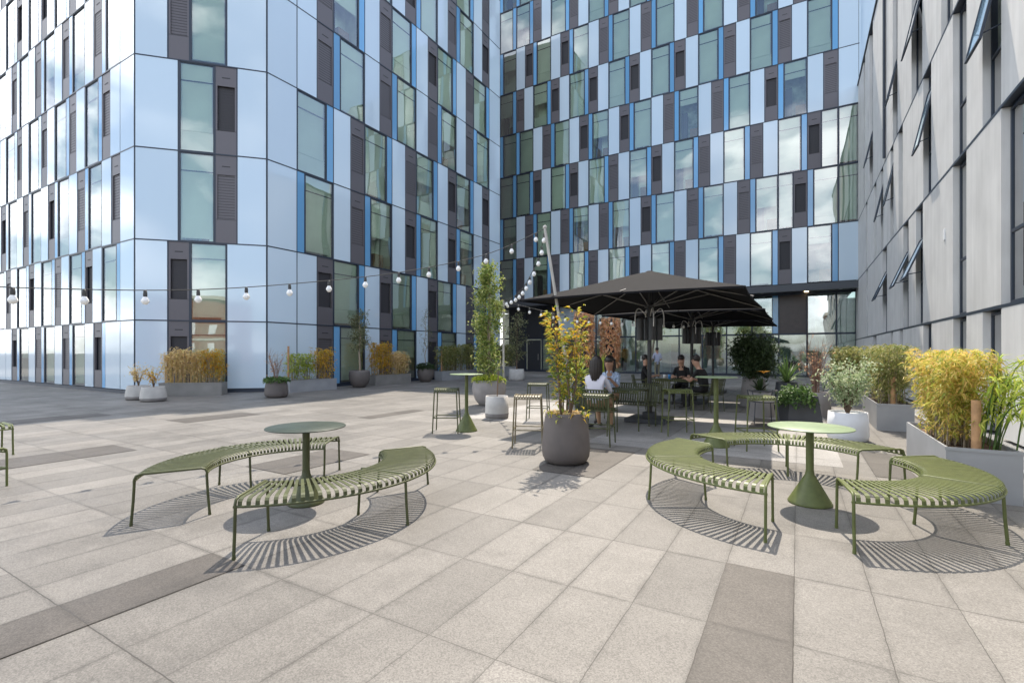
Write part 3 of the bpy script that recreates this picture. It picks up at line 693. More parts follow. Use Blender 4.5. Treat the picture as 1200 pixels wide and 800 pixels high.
def slat_chair(label,x,y,rz,wd=.6,m_=None,name='slatted_armchair',cat='chair',grp='slatted garden seats',arms=True,hb=.80):
    """sits facing local +y; back at -y"""
    t=thing(name,label,cat,(x,y,0),rz,grp); m_=m_ or G['olive_dark']; hs=.45; dp=.48; n=max(9,int(wd/.052))
    s=MB(); bk=MB()
    def strip(mb,pr,xx,hw=.016):
        for k in range(len(pr)-1):
            (y0,z0),(y1,z1)=pr[k],pr[k+1]; nx=Vector((0,-(z1-z0),(y1-y0))).normalized()*.006
            a=[Vector((xx-hw,y0,z0)),Vector((xx+hw,y0,z0)),Vector((xx+hw,y1,z1)),Vector((xx-hw,y1,z1))]
            mb.add(a+[p-nx for p in a],[(0,1,2,3),(4,7,6,5),(0,3,7,4),(1,5,6,2)])
    for i in range(n):
        xx=-wd/2+.04+(wd-.08)*i/(n-1)
        strip(s,[(dp/2,hs-.045),(dp/2-.01,hs-.008),(dp/2-.04,hs),(-dp/2+.06,hs-.02),(-dp/2+.02,hs-.01)],xx)
        strip(bk,[(-dp/2+.02,hs-.01),(-dp/2-.01,hs+.05),(-dp/2-.07,hb-.02),(-dp/2-.09,hb)],xx)
    s.build('seat',m_,t); bk.build('backrest',m_,t)
    f=MB()
    f.tube([(-wd/2,-dp/2-.09,hb),(wd/2,-dp/2-.09,hb)],.012); f.tube([(-wd/2,dp/2,hs-.045),(wd/2,dp/2,hs-.045)],.011); f.tube([(-wd/2,-dp/2+.02,hs-.03),(wd/2,-dp/2+.02,hs-.03)],.011)
    for sx in (-1,1):
        if arms: f.tube([(sx*wd/2,-dp/2-.07,.66),(sx*wd/2,dp/2-.06,.66),(sx*wd/2,dp/2-.015,.645),(sx*wd/2,dp/2,.61),(sx*wd/2,dp/2,hs-.05)],.011)
        f.tube([(sx*wd/2,-dp/2-.09,hb),(sx*wd/2,-dp/2-.02,hs)],.011); f.tube([(sx*wd/2,-dp/2,hs-.04),(sx*wd/2,dp/2,hs-.045)],.011)
    f.build('frame',m_,t)
    for sx in (-1,1):
        for yy,y2 in ((dp/2,dp/2+.01),(-dp/2-.02,-dp/2-.06)):
            l=MB(); l.tube([(sx*wd/2,yy,hs),(sx*wd/2,y2,0)],.012); l.build('leg',m_,t)
    return t
def slat_table(label,x,y,rz,lx,ly,h=.75,m_=None,grp=None):
    t=thing('slatted_table',label,'table',(x,y,0),rz,grp); m_=m_ or G['olive_dark']
    s=MB(); n=int(lx/.052)
    for i in range(n):
        xx=-lx/2+.03+(lx-.06)*i/(n-1)
        s.box(xx-.017,xx+.017,-ly/2+.02,ly/2-.02,h-.008,h)
        for sy in (-1,1): s.box(xx-.017,xx+.017,sy*(ly/2-.012)-.008,sy*(ly/2-.012)+.008,h-.05,h-.006)
    s.build('tabletop',m_,t)
    f=MB()
    for sy in (-1,1): f.tube([(-lx/2,sy*ly/2,h-.045),(lx/2,sy*ly/2,h-.045)],.012)
    for sx in (-1,1): f.tube([(sx*lx/2,-ly/2,h-.045),(sx*lx/2,-ly/2+.03,h-.005),(sx*lx/2,ly/2-.03,h-.005),(sx*lx/2,ly/2,h-.045)],.012)
    f.build('frame',m_,t)
    for sx in (-1,1):
        for sy in (-1,1):
            l=MB(); l.tube([(sx*lx/2,sy*ly/2,h-.04),(sx*(lx/2+.02),sy*(ly/2+.01),0)],.013); l.build('leg',m_,t)
    return t
arc_bench('green curved bench on the left of the pale round table by the bamboo',-.15,5.50,152,268,G['olive'])
arc_bench('green curved bench behind the pale round table, nearest the white pot',-.07,5.87,34,151,G['olive'])
arc_bench('green curved bench right of the pale round table, against the big bamboo planter',.175,5.58,-83,37,G['olive'])
cone_table('round pale sage table with cone foot, ringed by the three right hand benches',.10,5.53,.74,.365,G['olive'],G['olive_pale'],grp='low cone foot tables')
arc_bench('dark olive curved bench nearest the camera, in front of the left round table',-4.135,3.04,-57,63,G['olive_dark'])
arc_bench('dark olive curved bench on the far side of the left round table',-4.2,3.05,122,242,G['olive_dark'])
cone_table('round dark olive table with cone foot, between the two left hand benches',-4.11,3.07,.74,.365,G['olive_dark'],G['top_dark'],rb_=.17,grp='low cone foot tables')
arc_bench('green curved bench end poking in at the left edge, the farther of two seats',-10.95,2.45,-121,-1,G['olive'])
slat_stool('low green slatted stool cut off by the left edge of the view',-7.62,1.5,R(15),h=.42,wd=.5,dp=.5,name='low_stool',grp='low stools',splay=.0,rail=.2)
cone_table('tall round bar table beside the lone bar stool, left of the pots',-5.33,7.42,1.06,.31,G['olive'],G['olive_pale'],rc=.032,rb_=.20,grp='tall bar tables',ch=.33)
cone_table('tall round bar table between the two bar stools right of the umbrella pole',-1.10,8.17,1.08,.31,G['olive'],G['olive_pale'],rc=.036,rb_=.2,grp='tall bar tables',ch=.33)
slat_stool('olive bar stool standing left of the tall bar table in the open plaza',-5.58,7.15,R(30),m_=G['olive_dark'])
slat_stool('khaki topped bar stool half hidden by the big brown pot, its left side showing',-3.62,6.68,R(25),m_=G['khaki'])
slat_stool('small far bar stool behind the khaki one, between grey pot and orange shrub',-4.85,9.4,R(20),m_=G['olive_dark'])
slat_stool('olive bar stool just right of the big brown pot',-2.75,7.42,R(8),m_=G['olive_dark'])
slat_stool('light olive bar stool left of the right tall bar table',-1.85,9.0,R(28))
slat_stool('light olive bar stool right of the right tall bar table',-.55,8.25,R(28))
slat_chair('slatted armchair with its back to the camera, woman in white sitting in it',-3.16,8.45,0)
slat_table('slatted olive dining table between the two women',-3.2,9.3,0,1.3,.7)
slat_chair('long slatted seat with back to the umbrella pole, woman in blue on it',-3.05,10.0,R(180),wd=1.25,name='slatted_bench',cat='bench',grp='slatted garden seats')
slat_chair('empty dark slatted chair seen from behind, beyond the near umbrella pole',-3.05,12.75,0,grp='slatted garden seats')
slat_table('far slatted table with a blue can on it',-2.7,13.65,0,1.2,.75)
slat_chair('dark slatted chair under the woman in black leaning over the table',-1.97,12.98,R(68))
slat_chair('dark slatted chair under the man in black t shirt',-2.85,14.55,R(180))
slat_chair('dark slatted chair under the man in profile left of the far table',-3.95,14.5,R(-80))
def wire_chair(label,x,y,rz):
    t=thing('tube_armchair',label,'chair',(x,y,0),rz,'round armed tube chairs'); m_=G['pot_dark']
    s=MB(); s.lathe([(0,.44),(.23,.44),(.235,.45),(.23,.46),(0,.46)],24); s.build('seat',m_,t)
    f=MB()
    f.tube([(.26*math.cos(a),.26*math.sin(a),.68) for a in [R(-200+220*i/20) for i in range(21)]],.012)
    f.tube([(.25*math.cos(a),.25*math.sin(a),.56) for a in [R(-180+180*i/16) for i in range(17)]],.0045)
    f.build('arm_hoop',m_,t)
    for sx in (-1,1):
        for sy in (-1,1):
            l=MB(); l.tube([(sx*.25,sy*.2 if sy>0 else sy*.12,.68),(sx*.2,sy*.18,.44),(sx*.24,sy*.24,0)],.011); l.build('leg',m_,t)
    return t
wire_chair('dark round armed tube chair left of the orange flower',-.62,11.3,R(20))
wire_chair('dark round armed tube chair farther back beside the bare twigs',.25,14.0,R(-30))
m=MB(); m.lathe([(.028,0),(.033,.006),(.033,.115),(.028,.125),(0,.125)],16); tag(m.build('drink_can',G['can'],loc=(-2.98,13.45,.752)),'blue drink can on the left end of the far slatted table','can')
m=MB(); m.lathe([(.0,.0),(.03,0),(.035,.1),(.031,.1),(.028,.01),(0,.01)],16); tag(m.build('cup',G['white'],loc=(-3.45,14.05,.0)),'white paper cup left of the far table','cup')
bpy.data.objects['cup'].location=(-3.2,13.85,.752); bpy.data.objects['cup']['label']='white paper cup on the far slatted table'
m=MB(); m.box(-.14,.14,-.1,.1,0,.012); tag(m.build('open_book',G['white'],loc=(-2.4,13.45,.752),rz=.3),'open white pages on the far table before the woman in black','book')
m=MB(); m.box(-.05,.05,-.08,.08,0,.01,0); tag(m.build('phone',G['black'],loc=(-3.2,9.35,.752),rz=.2),'dark phone lying on the table between the women','phone')
# ------------------------------------------------------------------ umbrellas
def umbrella(label,x,y,z0=2.5,za=3.15,hw=2.02):
    t=thing('square_parasol',label,'umbrella',(x,y,0),0,'square black parasols')
    c=MB(); n=8; 
    cs=[(-hw,-hw),(hw,-hw),(hw,hw),(-hw,hw)]
    r0=.12
    for i in range(4):
        a,b=Vector((*cs[i],0)),Vector((*cs[(i+1)%4],0))
        rowsN=[]
        for k in range(n+1):
            u=k/n; rowp=[]
            for j in range(n+1):
                v=j/n; p=a.lerp(b,v)*(r0/hw+(1-r0/hw)*u)
                sag=-.10*math.sin(math.pi*v)*u*(.4+.6*math.sin(math.pi*min(u,1)*.5)) if True else 0
                z=za-(za-z0)*(u**1.06)-.03*math.sin(math.pi*u)+(-sag*.0)+.035*math.sin(math.pi*v)*u
                p=p*(1-.035*math.sin(math.pi*v)*u)
                rowp.append((p.x,p.y,z))
            rowsN.append(rowp)
        V=[p for r_ in rowsN for p in r_]; W=[(p[0],p[1],p[2]-.006) for p in V]
        Fc=[];o=len(V)
        for k in range(n):
            for j in range(n):
                q=k*(n+1)+j; Fc.append((q,q+n+1,q+n+2,q+1)); Fc.append((o+q,o+q+1,o+q+n+2,o+q+n+1))
        c.add(V+W,Fc,0,True)
        # hem
        for j in range(n):
            p,q=rowsN[n][j],rowsN[n][j+1]
            c.add([p,q,(q[0],q[1],q[2]-.035),(p[0],p[1],p[2]-.035)],[(0,1,2,3)])
    c.lathe([(.22,za-.055),(.15,za-.01),(.05,za+.04),(0,za+.045)],16)
    c.build('canopy',G['fabric'],t)
    m=MB(); m.tube([(0,0,.05),(0,0,za-.02)],.045,16); m.tube([(0,0,.05),(0,0,.5)],.06,16); m.build('pole',G['black'],t)
    m=MB(); m.box(-.42,.42,-.42,.42,.012,.09); m.box(-.12,.12,-.12,.12,.09,.2); m.build('base',G['pot_dark'],t)
    m=MB(); m.lathe([(.05,0),(.10,.01),(.10,.09),(.05,.1)],16,(0,0,za-.75)); m.build('runner_hub',G['black'],t)
    m=MB(); m.lathe([(.05,0),(.09,.01),(.09,.07),(.05,.08)],16,(0,0,za-.12)); m.build('top_hub',G['black'],t)
    for i in range(8):
        a=R(45*i); rr2=hw*(1.414 if i%2 else 1.0)*.985; e=Vector((math.cos(a)*rr2,math.sin(a)*rr2,0))
        zz=z0+.0 if i%2 else z0+.06
        b=MB(); b.tube([(e.x*.03,e.y*.03,za-.08),(e.x*.5,e.y*.5,za-.03-(za-z0)*.5-.03),(e.x,e.y,zz-.02)],.014,6); ro_=b.build('rib',G['rib'],t)
        b=MB(); b.tube([(e.x*.04,e.y*.04,za-.70),(e.x*.52,e.y*.52,za-.08-(za-z0)*.5)],.012,6); b.build('strut',G['rib'],ro_)
    for i in range(4):
        a=R(90*i+30); ex,ey=math.cos(a),math.sin(a)
        h=MB(); h.tube([(ex*.2,ey*.2,1.72),(ex*.2,ey*.2,2.18)],.075,14); h.tube([(ex*.2,ey*.2,2.18),(ex*.2,ey*.2,2.22)],[.075,.03],14)
        ho=h.build('heater',G['black'],t)
        g=MB(); pts=bez((ex*.06,ey*.06,2.22),(ex*.34,ey*.34,2.65),(ex*.30,ey*.30,2.0),10); g.tube(pts,.012,6); g.build('bracket',G['silver'],ho)
    return t
u1=umbrella('large black square parasol nearest the camera, with heaters on its pole',-2.72,10.42)
u2=copy_tree(u1); u2.location=(-2.68,14.98,0); u2['label']='black square parasol in the middle of the row of three'
u3=copy_tree(u1); u3.location=(-2.70,19.25,0); u3['label']='farthest black square parasol of the row of three'
# ------------------------------------------------------------------ foliage
def leaf(mb,p,d,L_,W_,fold=.25,up=None,mi=0,droop=.25):
    d=d.normalized(); up=up or Vector((random.gauss(0,.5),random.gauss(0,.5),1))
    s=d.cross(up)
    if s.length<1e-3: s=d.orthogonal()
    s.normalize(); n=s.cross(d)
    q1=p+d*(L_*.45); tip=p+d*L_-n*(L_*droop)+Vector((0,0,-L_*droop*.3))
    mb.add([p,q1+s*W_/2+n*W_*fold,tip,q1-s*W_/2+n*W_*fold,q1],[(0,1,4),(1,2,4),(0,4,3),(4,2,3)],mi,False)
def rdir(zb=0,sz=1): 
    v=Vector((random.gauss(0,1),random.gauss(0,1),random.gauss(0,1)*sz+zb)); return v.normalized()
def clumpy(n,rad,center,nclump,crad,zs=1.0):
    """points gathered in clumps inside an ellipsoid"""
    cs=[]
    for _ in range(nclump):
        v=rdir(); r_=random.random()**.4
        cs.append(Vector((v.x*rad[0]*r_,v.y*rad[1]*r_,v.z*rad[2]*r_)))
    out=[]
    for i in range(n):
        c=random.choice(cs); out.append(Vector(center)+c+Vector((random.gauss(0,crad),random.gauss(0,crad),random.gauss(0,crad*zs))))
    return out
def pot(kind,label,x,y,r,h,m_,shape='belly',foot=None,grp='potted plants on the plaza'):
    t=thing(kind,label,'plant pot',(x,y,0),random.uniform(0,6),grp)
    if shape=='belly': pr=[(r*.68,0),(r*.86,h*.04),(r*.97,h*.14),(r*1.0,h*.30),(r*.96,h*.6),(r*.86,h*.95),(r*.85,h),(r*.79,h),(r*.80,h*.9),(0,h*.88)]
    elif shape=='egg': pr=[(r*.45,0),(r*.60,h*.04),(r*.82,h*.22),(r*.97,h*.5),(r*1.0,h*.7),(r*.96,h*.9),(r*.90,h),(r*.84,h),(r*.86,h*.9),(0,h*.88)]
    elif shape=='bucket': pr=[(r*.85,0),(r*.95,h*.04),(r*1.0,h*.22),(r*.98,h*.5),(r*.93,h),(r*.86,h),(r*.87,h*.92),(0,h*.9)]
    elif shape=='taper': pr=[(r*1.0,0),(r*1.0,h*.03),(r*.9,h*.6),(r*.82,h),(r*.76,h),(r*.77,h*.9),(0,h*.88)]
    m=MB(); m.lathe(pr[:-1],40); m.build('pot',m_,t)
    if foot:
        m=MB(); m.lathe([(r*.83,0.004),(r*.957,h*.04),(r*1.006,h*.24),(r*.99,h*.25)],40); m.build('foot_band',foot,t)
    m=MB(); m.lathe([(r*.80,h*.9),(r*.4,h*.92),(0,h*.925)],24); m.build('soil',G['soil'],t)
    return t
def add_skirt(t,r,z,n,m_,L_=.09,W_=.035,hh=.14):
    mb=MB()
    for _ in range(n):
        a=random.uniform(0,6.283); q=r*math.sqrt(random.random()); p=Vector((q*math.cos(a),q*math.sin(a),z+random.random()*hh*(1.2-q/r*.6)))
        leaf(mb,p,Vector((math.cos(a)*.6,math.sin(a)*.6,random.uniform(-.2,1)))+rdir()*.5,L_*random.uniform(.7,1.2),W_)
    mb.build('low_leaves',m_,t)
# -- foreground autumn shrub
t=pot('potted_shrub','big dark brown pot with tall yellow and orange leaved shrub, left of centre',-2.667,5.97,.32,.66,G['pot_brown'])
st=MB(); lv=MB(); lg=MB()
for i in range(11):
    a=6.283*i/11+random.uniform(-.2,.2); r0=random.uniform(.03,.12); h_=random.uniform(1.05,1.50); sp=random.uniform(.08,.23)
    pts=[Vector((r0*math.cos(a),r0*math.sin(a),.58))]
    for k in range(1,7):
        u=k/6; pts.append(Vector((math.cos(a)*(r0+sp*u)+random.gauss(0,.02),math.sin(a)*(r0+sp*u)+random.gauss(0,.02),.58+h_*u)))
    st.tube(pts,[.013-.0017*k for k in range(7)],5)
    for k in range(62):
        u=random.uniform(.1,1)**.8; idx=min(int(u*6),5); p=pts[idx].lerp(pts[idx+1],u*6-idx)
        aa=random.uniform(0,6.283); d=Vector((math.cos(aa),math.sin(aa),random.uniform(.0,.9)))
        q=p+d*random.uniform(.02,.10)
        for _ in range(random.choice([1,2,3])): leaf(lv if u>random.uniform(.45,.85) else lg,q,d+rdir()*.5,random.uniform(.06,.11),random.uniform(.024,.038))
for _ in range(36):
    a=random.uniform(0,6.283); leaf(lv,Vector((.28*math.cos(a),.28*math.sin(a),random.uniform(.6,.72))),rdir(.3),.09,.04)
st.build('stems',G['bark'],t); lv.build('golden_leaves',G['lf_shrub'],t); lg.build('green_leaves',G['lf_shrub_g'],t)
fl_=MB()
for _ in range(260):
    a=random.uniform(0,6.283); q=.26*math.sqrt(random.random()); leaf(fl_,Vector((q*math.cos(a),q*math.sin(a),.61+random.random()*.05)),rdir(.1),.06,.03)
fl_.build('fallen_leaves',G['lf_bam_o'],t)
# -- string light pole + big grey pot with tree
def columnar_tree(t,z0,z1,rad,n,m_,bark,trunk_r=.025,lean=0,L_=.09,W_=.045,base=.0,ncl=26,stems=3):
    st=MB(); lv=MB()
    for s_ in range(stems):
        a=s_*2.1; pts=[Vector((.04*math.cos(a)*(1 if stems>1 else 0),.04*math.sin(a)*(1 if stems>1 else 0),z0))]
        for k in range(1,9):
            u=k/8; pts.append(Vector((random.gauss(0,.025)+lean*u+math.cos(a)*.06*u*(stems>1),random.gauss(0,.025)+math.sin(a)*.06*u*(stems>1),z0+(z1-.1-z0)*u)))
        st.tube(pts,[trunk_r*(1-.75*k/8) for k in range(9)],6)
    h=z1-base; cs=[]
    for i in range(ncl):
        u=(i+.5)/ncl; z=base+h*u; rr3=rad*(.55+.45*math.sin(math.pi*min(1,u*1.1)))*random.uniform(.3,1.0); a=random.uniform(0,6.283)
        c=Vector((rr3*math.cos(a)+lean*u,rr3*math.sin(a),z)); cs.append(c)
        st.tube([Vector((lean*u*.8,0,z-.18)),c],[.009,.004],4)
    for _ in range(n):
        c=random.choice(cs); p=c+Vector((random.gauss(0,rad*.26),random.gauss(0,rad*.26),random.gauss(0,.11)))
        leaf(lv,p,rdir(.2),L_*random.uniform(.6,1.2),W_*random.uniform(.8,1.2))
    st.build('trunk',bark,t); lv.build('crown',m_,t)
t=pot('potted_tree','large round grey pot with tall narrow pale green tree and lime underplanting',-7.42,11.4,.47,.70,G['pot_grey'],'egg',grp='potted trees')
columnar_tree(t,.6,3.85,.37,4300,G['lf_tree'],G['bark_pale'],base=.95,L_=.10,W_=.05,ncl=48)
add_skirt(t,.42,.64,1100,G['lf_skirt'],.12,.03,.16)
t=pot('potted_sapling','small pale grey bucket pot with dark foot band, thin bare stems',-5.78,9.20,.265,.50,G['pot_light'],'bucket',G['pot_base'])
st=MB()
for k in range(3): st.tube([(.02*k,0,.42),(.04*k-.03,.02,.8),(.02+.03*k,.03,1.05)],[.008,.006,.004],5)
st.build('stems',G['bark'],t)
# pots and planters along the left building
t=pot('potted_shrub','pale round pot with sparse cream shrub, the rear of the pair by the corner',-17.74,7.24,.34,.44,G['pot_light'],'belly',G['pot_base'])
def sparse(t,z0,h,r,n,m_,L_=.07,W_=.03,stems=7,bark=None):
    st=MB(); lv=MB(); tp=[]
    for i in range(stems):
        a=random.uniform(0,6.283); e=Vector((r*math.cos(a)*random.uniform(.3,1),r*math.sin(a)*random.uniform(.3,1),z0+h*random.uniform(.6,1)))
        pts=bez((0,0,z0),(e.x*.3,e.y*.3,z0+h*.5),e,5); st.tube(pts,[.012,.010,.008,.006,.005,.003],4); tp+=pts[2:]
    for _ in range(n):
        c=random.choice(tp); leaf(lv,Vector(c)+rdir()*random.uniform(.0,.16),rdir(.2),L_,W_)
    st.build('stems',bark or G['bark'],t); lv.build('leaves',m_,t)
sparse(t,.40,.75,.38,380,G['lf_bam_o'])
t=pot('potted_shrub','pale round pot with sparse yellow shrub, the front of the pair by the corner',-16.72,7.21,.34,.44,G['pot_light'],'belly',G['pot_base'])
sparse(t,.40,.62,.30,260,G['lf_bam_y'])
t=pot('potted_grass','brown pot with green leaves and dry upright twigs, below the white corner panels',-14.75,9.9,.36,.56,G['pot_brown'],'belly')
add_skirt(t,.36,.50,700,G['lf_ivy'],.10,.05,.14)
def twigs(t,z0,h,r,n,m_,name='dry_twigs',leaves=None):
    tw=MB(); lv=MB()
    for i in range(n):
        a=random.uniform(0,6.283); q=random.random()*.08; e=Vector((r*math.cos(a)*random.random(),r*math.sin(a)*random.random(),z0+h*random.uniform(.6,1)))
        pts=bez((q*math.cos(a),q*math.sin(a),z0),(e.x*.2,e.y*.2,z0+h*.45),e,6); tw.tube(pts,[.012,.010,.009,.007,.005,.004,.002],4)
        for k in (2,3,4,5):
            p=pts[k]; d=rdir(.8)*random.uniform(.12,.3); tw.tube([p,p+d*.6+Vector((0,0,.03)),p+d+Vector((0,0,.1))],[.005,.0035,.002],3)
            if leaves and random.random()<.6:
                for _ in range(3): leaf(lv,p+d,rdir(),.05,.02)
    tw.build(name,m_,t)
    if leaves: lv.build('leaves',leaves,t)
twigs(t,.5,1.05,.42,15,G['twig'],leaves=G['lf_orange'])
t=pot('potted_olive_tree','brown egg shaped pot with olive tree standing against the left block',-16.0,14.55,.44,.72,G['pot_brown'],'egg',grp='potted trees')
columnar_tree(t,.62,3.15,.42,1900,G['lf_olive'],G['bark_pale'],base=1.65,L_=.11,W_=.035,ncl=24,stems=1,trunk_r=.05)
t=pot('potted_sapling','dark round pot with dark green leaves and thin sparse sapling, between the planters',-16.1,18.9,.42,.70,G['pot_brown'],'egg',grp='potted trees')
add_skirt(t,.42,.62,700,G['lf_dark'],.14,.06,.3)
columnar_tree(t,.62,3.6,.30,330,G['lf_olive'],G['bark_pale'],base=1.5,L_=.08,W_=.03,ncl=16,stems=1,trunk_r=.02)
t=pot('potted_sapling','dark round pot with small dark leaved sapling, behind the left bar table',-15.2,23.0,.5,.8,G['pot_brown'],'egg',grp='potted trees')
columnar_tree(t,.7,3.2,.45,700,G['lf_olive'],G['bark'],base=1.7,L_=.12,W_=.05,ncl=18,stems=1,trunk_r=.03)
t=pot('potted_tree','far pot with loose grey green tree, left of the dark door',-12.9,22.5,.42,.6,G['pot_light'],'bucket',grp='potted trees')
columnar_tree(t,.5,3.5,.6,900,G['lf_olive'],G['bark'],base=1.0,L_=.14,W_=.06,ncl=22,stems=2,trunk_r=.03)
def box_planter(label,p0,ang,lx,ly,h,m_,leaf_m,bh,n,stems,stake=(),grp='metal trough planters',cat='planter',L_=.13,W_=.018,name='bamboo_planter',soilm=None,taper=0,parts=None,topn=.2,yr=None):
    """p0 = near-left corner; lx along ang, ly to its left"""
    t=thing(name,label,cat,(p0[0],p0[1],0),ang,grp)
    m=MB(); w_=.02
    m.box(0,lx,0,w_,0,h); m.box(0,lx,ly-w_,ly,0,h); m.box(0,w_,w_,ly-w_,0,h); m.box(lx-w_,lx,w_,ly-w_,0,h)
    m.box(-.008,lx+.008,-.008,0,h-.03,h+.004); m.build('trough',m_,t)
    m=MB(); m.box(w_,lx-w_,w_,ly-w_,h-.1,h-.07); m.build('soil',soilm or G['soil'],t)
    for (sx,sy,sh) in stake:
        m=MB(); m.tube([(sx,sy,h-.08),(sx,sy,sh)],.038,12); m.build('stake',G['timber'],t)
    st=MB(); lv=MB()
    segs=parts or [(0.04,lx-.04,leaf_m,1.0)]
    for (xa,xb,lm,hf) in segs:
        lv=MB(); st=MB(); nn=int(n*(xb-xa)/lx); ns=max(3,int(stems*(xb-xa)/lx))
        hz=[random.uniform(1-topn,1) for _ in range(12)]
        for i in range(ns):
            x=random.uniform(xa+.03,xb-.03); y=random.uniform(.08,ly-.08) if not yr else random.uniform(yr[0]+.2,yr[1]-.2); hh=bh*hf*random.uniform(.75,1.0)
            dx,dy=random.gauss(0,.05),random.gauss(0,.05)
            st.tube([(x,y,h-.08),(x+dx*.4,y+dy*.4,h+hh*.5),(x+dx,y+dy,h+hh*.95)],[.009,.007,.003],4)
        for i in range(nn):
            x=random.uniform(xa,xb); u=random.random(); 
            fx=(x-xa)/max(.01,xb-xa); hh=bh*hf*hz[int(fx*11.99)]
            z=h+.02+hh*(u**.75 if random.random()<.8 else u)
            uu=(z-h)/hh; flare=taper*(uu-.35)
            ya_,yb_=yr or (0,ly); y=random.uniform(ya_,yb_); y=(ya_+yb_)/2+(y-(ya_+yb_)/2)*(1+flare*1.2)+random.gauss(0,.03)
            x=(xa+xb)/2+(x-(xa+xb)/2)*(1+flare)+random.gauss(0,.04)
            # leave holes low down
            if uu<.3 and random.random()<.55: continue
            a=random.uniform(0,6.283)
            k=random.choice([1,2,3]); d0=Vector((math.cos(a),math.sin(a),random.uniform(-.7,.5)))
            for _ in range(k): leaf(lv,Vector((x,y,z)),d0+rdir()*.45,L_*random.uniform(.6,1.15),W_*random.uniform(.8,1.3),droop=.35)
        st.build('bamboo_canes',G['bark_pale'] if lm!=G['lf_bam_o'] else G['lf_bam_o'],t); lv.build('bamboo_leaves',lm,t)
    return t
box_planter('low metal trough of dry orange and yellow bamboo in front of the chamfered corner',(-18.55,8.15),R(40),1.95,.5,.44,G['zinc_warm'],G['lf_bam_o'],1.18,2900,110,parts=[(.04,1.3,G['lf_bam_o'],1.0),(1.25,1.92,G['lf_bam_y'],.98)],L_=.13,W_=.022)
box_planter('pale metal trough with a timber stake and golden bamboo, right of the twig pot',(-15.98,11.25),R(90),2.1,.5,.44,G['zinc'],G['lf_bam_y'],1.15,2300,50,stake=[(.12,.25,1.7)],parts=[(.1,1.15,G['lf_skirt'],.9),(1.2,2.06,G['lf_bam_y'],1.1)],L_=.13,W_=.022)
box_planter('metal trough with orange yellow bamboo, right of the olive tree',(-16.15,15.6),R(90),2.3,.5,.46,G['zinc_warm'],G['lf_bam_y'],1.45,3000,50,parts=[(.04,1.05,G['lf_bam_y'],1.05),(1.25,2.2,G['lf_bam_o'],.75)],L_=.15,W_=.028)
box_planter('long dark metal trough with olive green bamboo, right of the sapling pot',(-16.0,20.1),R(90),3.3,.5,.5,G['zinc'],G['lf_bam_g'],1.5,3400,60,stake=[(.2,.2,1.6)],L_=.16,W_=.032)
box_planter('farthest metal trough with olive green bamboo by the inner corner',(-15.6,24.6),R(90),2.6,.6,.6,G['zinc'],G['lf_bam_g'],1.5,2600,50,L_=.16,W_=.034)
# right side planters
box_planter('big grey metal trough of yellow bamboo beside the right hand bench',(1.28,6.42),0,.56,2.05,.51,G['zinc'],G['lf_bam'],.98,11500,130,stake=[(.25,.10,.98)],L_=.10,W_=.014,taper=.62,topn=.16,parts=[(.05,.36,G['lf_bam'],1.0)],yr=(.30,1.55))
pb=[o for o in bpy.data.objects if o.name.startswith('bamboo_planter')][-1]
lv=MB(); st=MB()
for i in range(22):
    a=random.uniform(-.6,.9); x0,y0=random.uniform(.3,.55),random.uniform(.05,.7)
    e=Vector((x0+random.uniform(-.15,.42),y0-random.uniform(.2,.75),random.uniform(.7,1.4)))
    pts=bez((x0,y0,.45),(x0+.08,y0-.05,e.z+.25),e,8); st.tube(pts,[.006]*5+[.004]*4,4)
    for k in range(26):
        u=random.uniform(.35,1); idx=min(int(u*8),7); p=pts[idx].lerp(pts[idx+1],u*8-idx)
        leaf(lv,p,rdir(-.1),random.uniform(.10,.16),.018,droop=.4)
st.build('arching_canes',G['lf_ivy'],pb); lv.build('arching_leaves',G['lf_lime'],pb)
box_planter('grey metal trough of green bamboo with a timber stake, farther along the grey wall',(1.28,11.4),0,.56,2.3,.50,G['zinc'],G['lf_bam_g'],1.12,7000,80,stake=[(.26,.12,1.0)],L_=.11,W_=.018,taper=.2)
box_planter('grey metal trough with low green shrub beside the glazed entrance',(.9,16.2),0,.7,2.2,.5,G['zinc'],G['lf_bam_g'],1.2,3600,40,L_=.12,W_=.03,taper=.3)
t=pot('potted_shrub','white pot with pale variegated shrub behind the right bench ring',.72,9.88,.30,.47,G['pot_white'],'bucket')
st=MB(); lv=MB(); pts_=[]
for i in range(12):
    a=6.283*i/12; e=Vector((.36*math.cos(a)*random.uniform(.4,1),.36*math.sin(a)*random.uniform(.4,1),random.uniform(.85,1.28)))
    pts=bez((0,0,.42),(e.x*.5,e.y*.5,.8),e,5); st.tube(pts,[.014,.012,.01,.008,.006,.004],5); pts_+=pts[2:]
for _ in range(1900):
    c=Vector(random.choice(pts_)); leaf(lv,c+Vector((random.gauss(0,.07),random.gauss(0,.07),random.gauss(0,.06))),rdir(.2),random.uniform(.05,.08),.03)
st.build('stems',G['bark'],t); lv.build('leaves',G['lf_white'],t)
t=thing('planter_with_ivy','charcoal tapered planter with green ivy, left of the white pot','planter',(.02,11.7,0),R(20))
m=MB(); V=[(-.33,-.33,0),(.33,-.33,0),(.33,.33,0),(-.33,.33,0),(-.26,-.26,.58),(.26,-.26,.58),(.26,.26,.58),(-.26,.26,.58)]
m.add(V,[(0,3,2,1),(4,5,6,7),(0,1,5,4),(1,2,6,5),(2,3,7,6),(3,0,4,7)]); m.build('pot',G['pot_dark'],t)
lv=MB()
for _ in range(1100):
    a=random.uniform(0,6.283); q=.36*math.sqrt(random.random()); p=Vector((q*math.cos(a)-.08,q*math.sin(a)-.1,.62+random.gauss(0,.07)-max(0,q-.24)*1.5)); leaf(lv,p,rdir(.1),.08,.05)
lv.build('ivy_leaves',G['lf_ivy'],t)
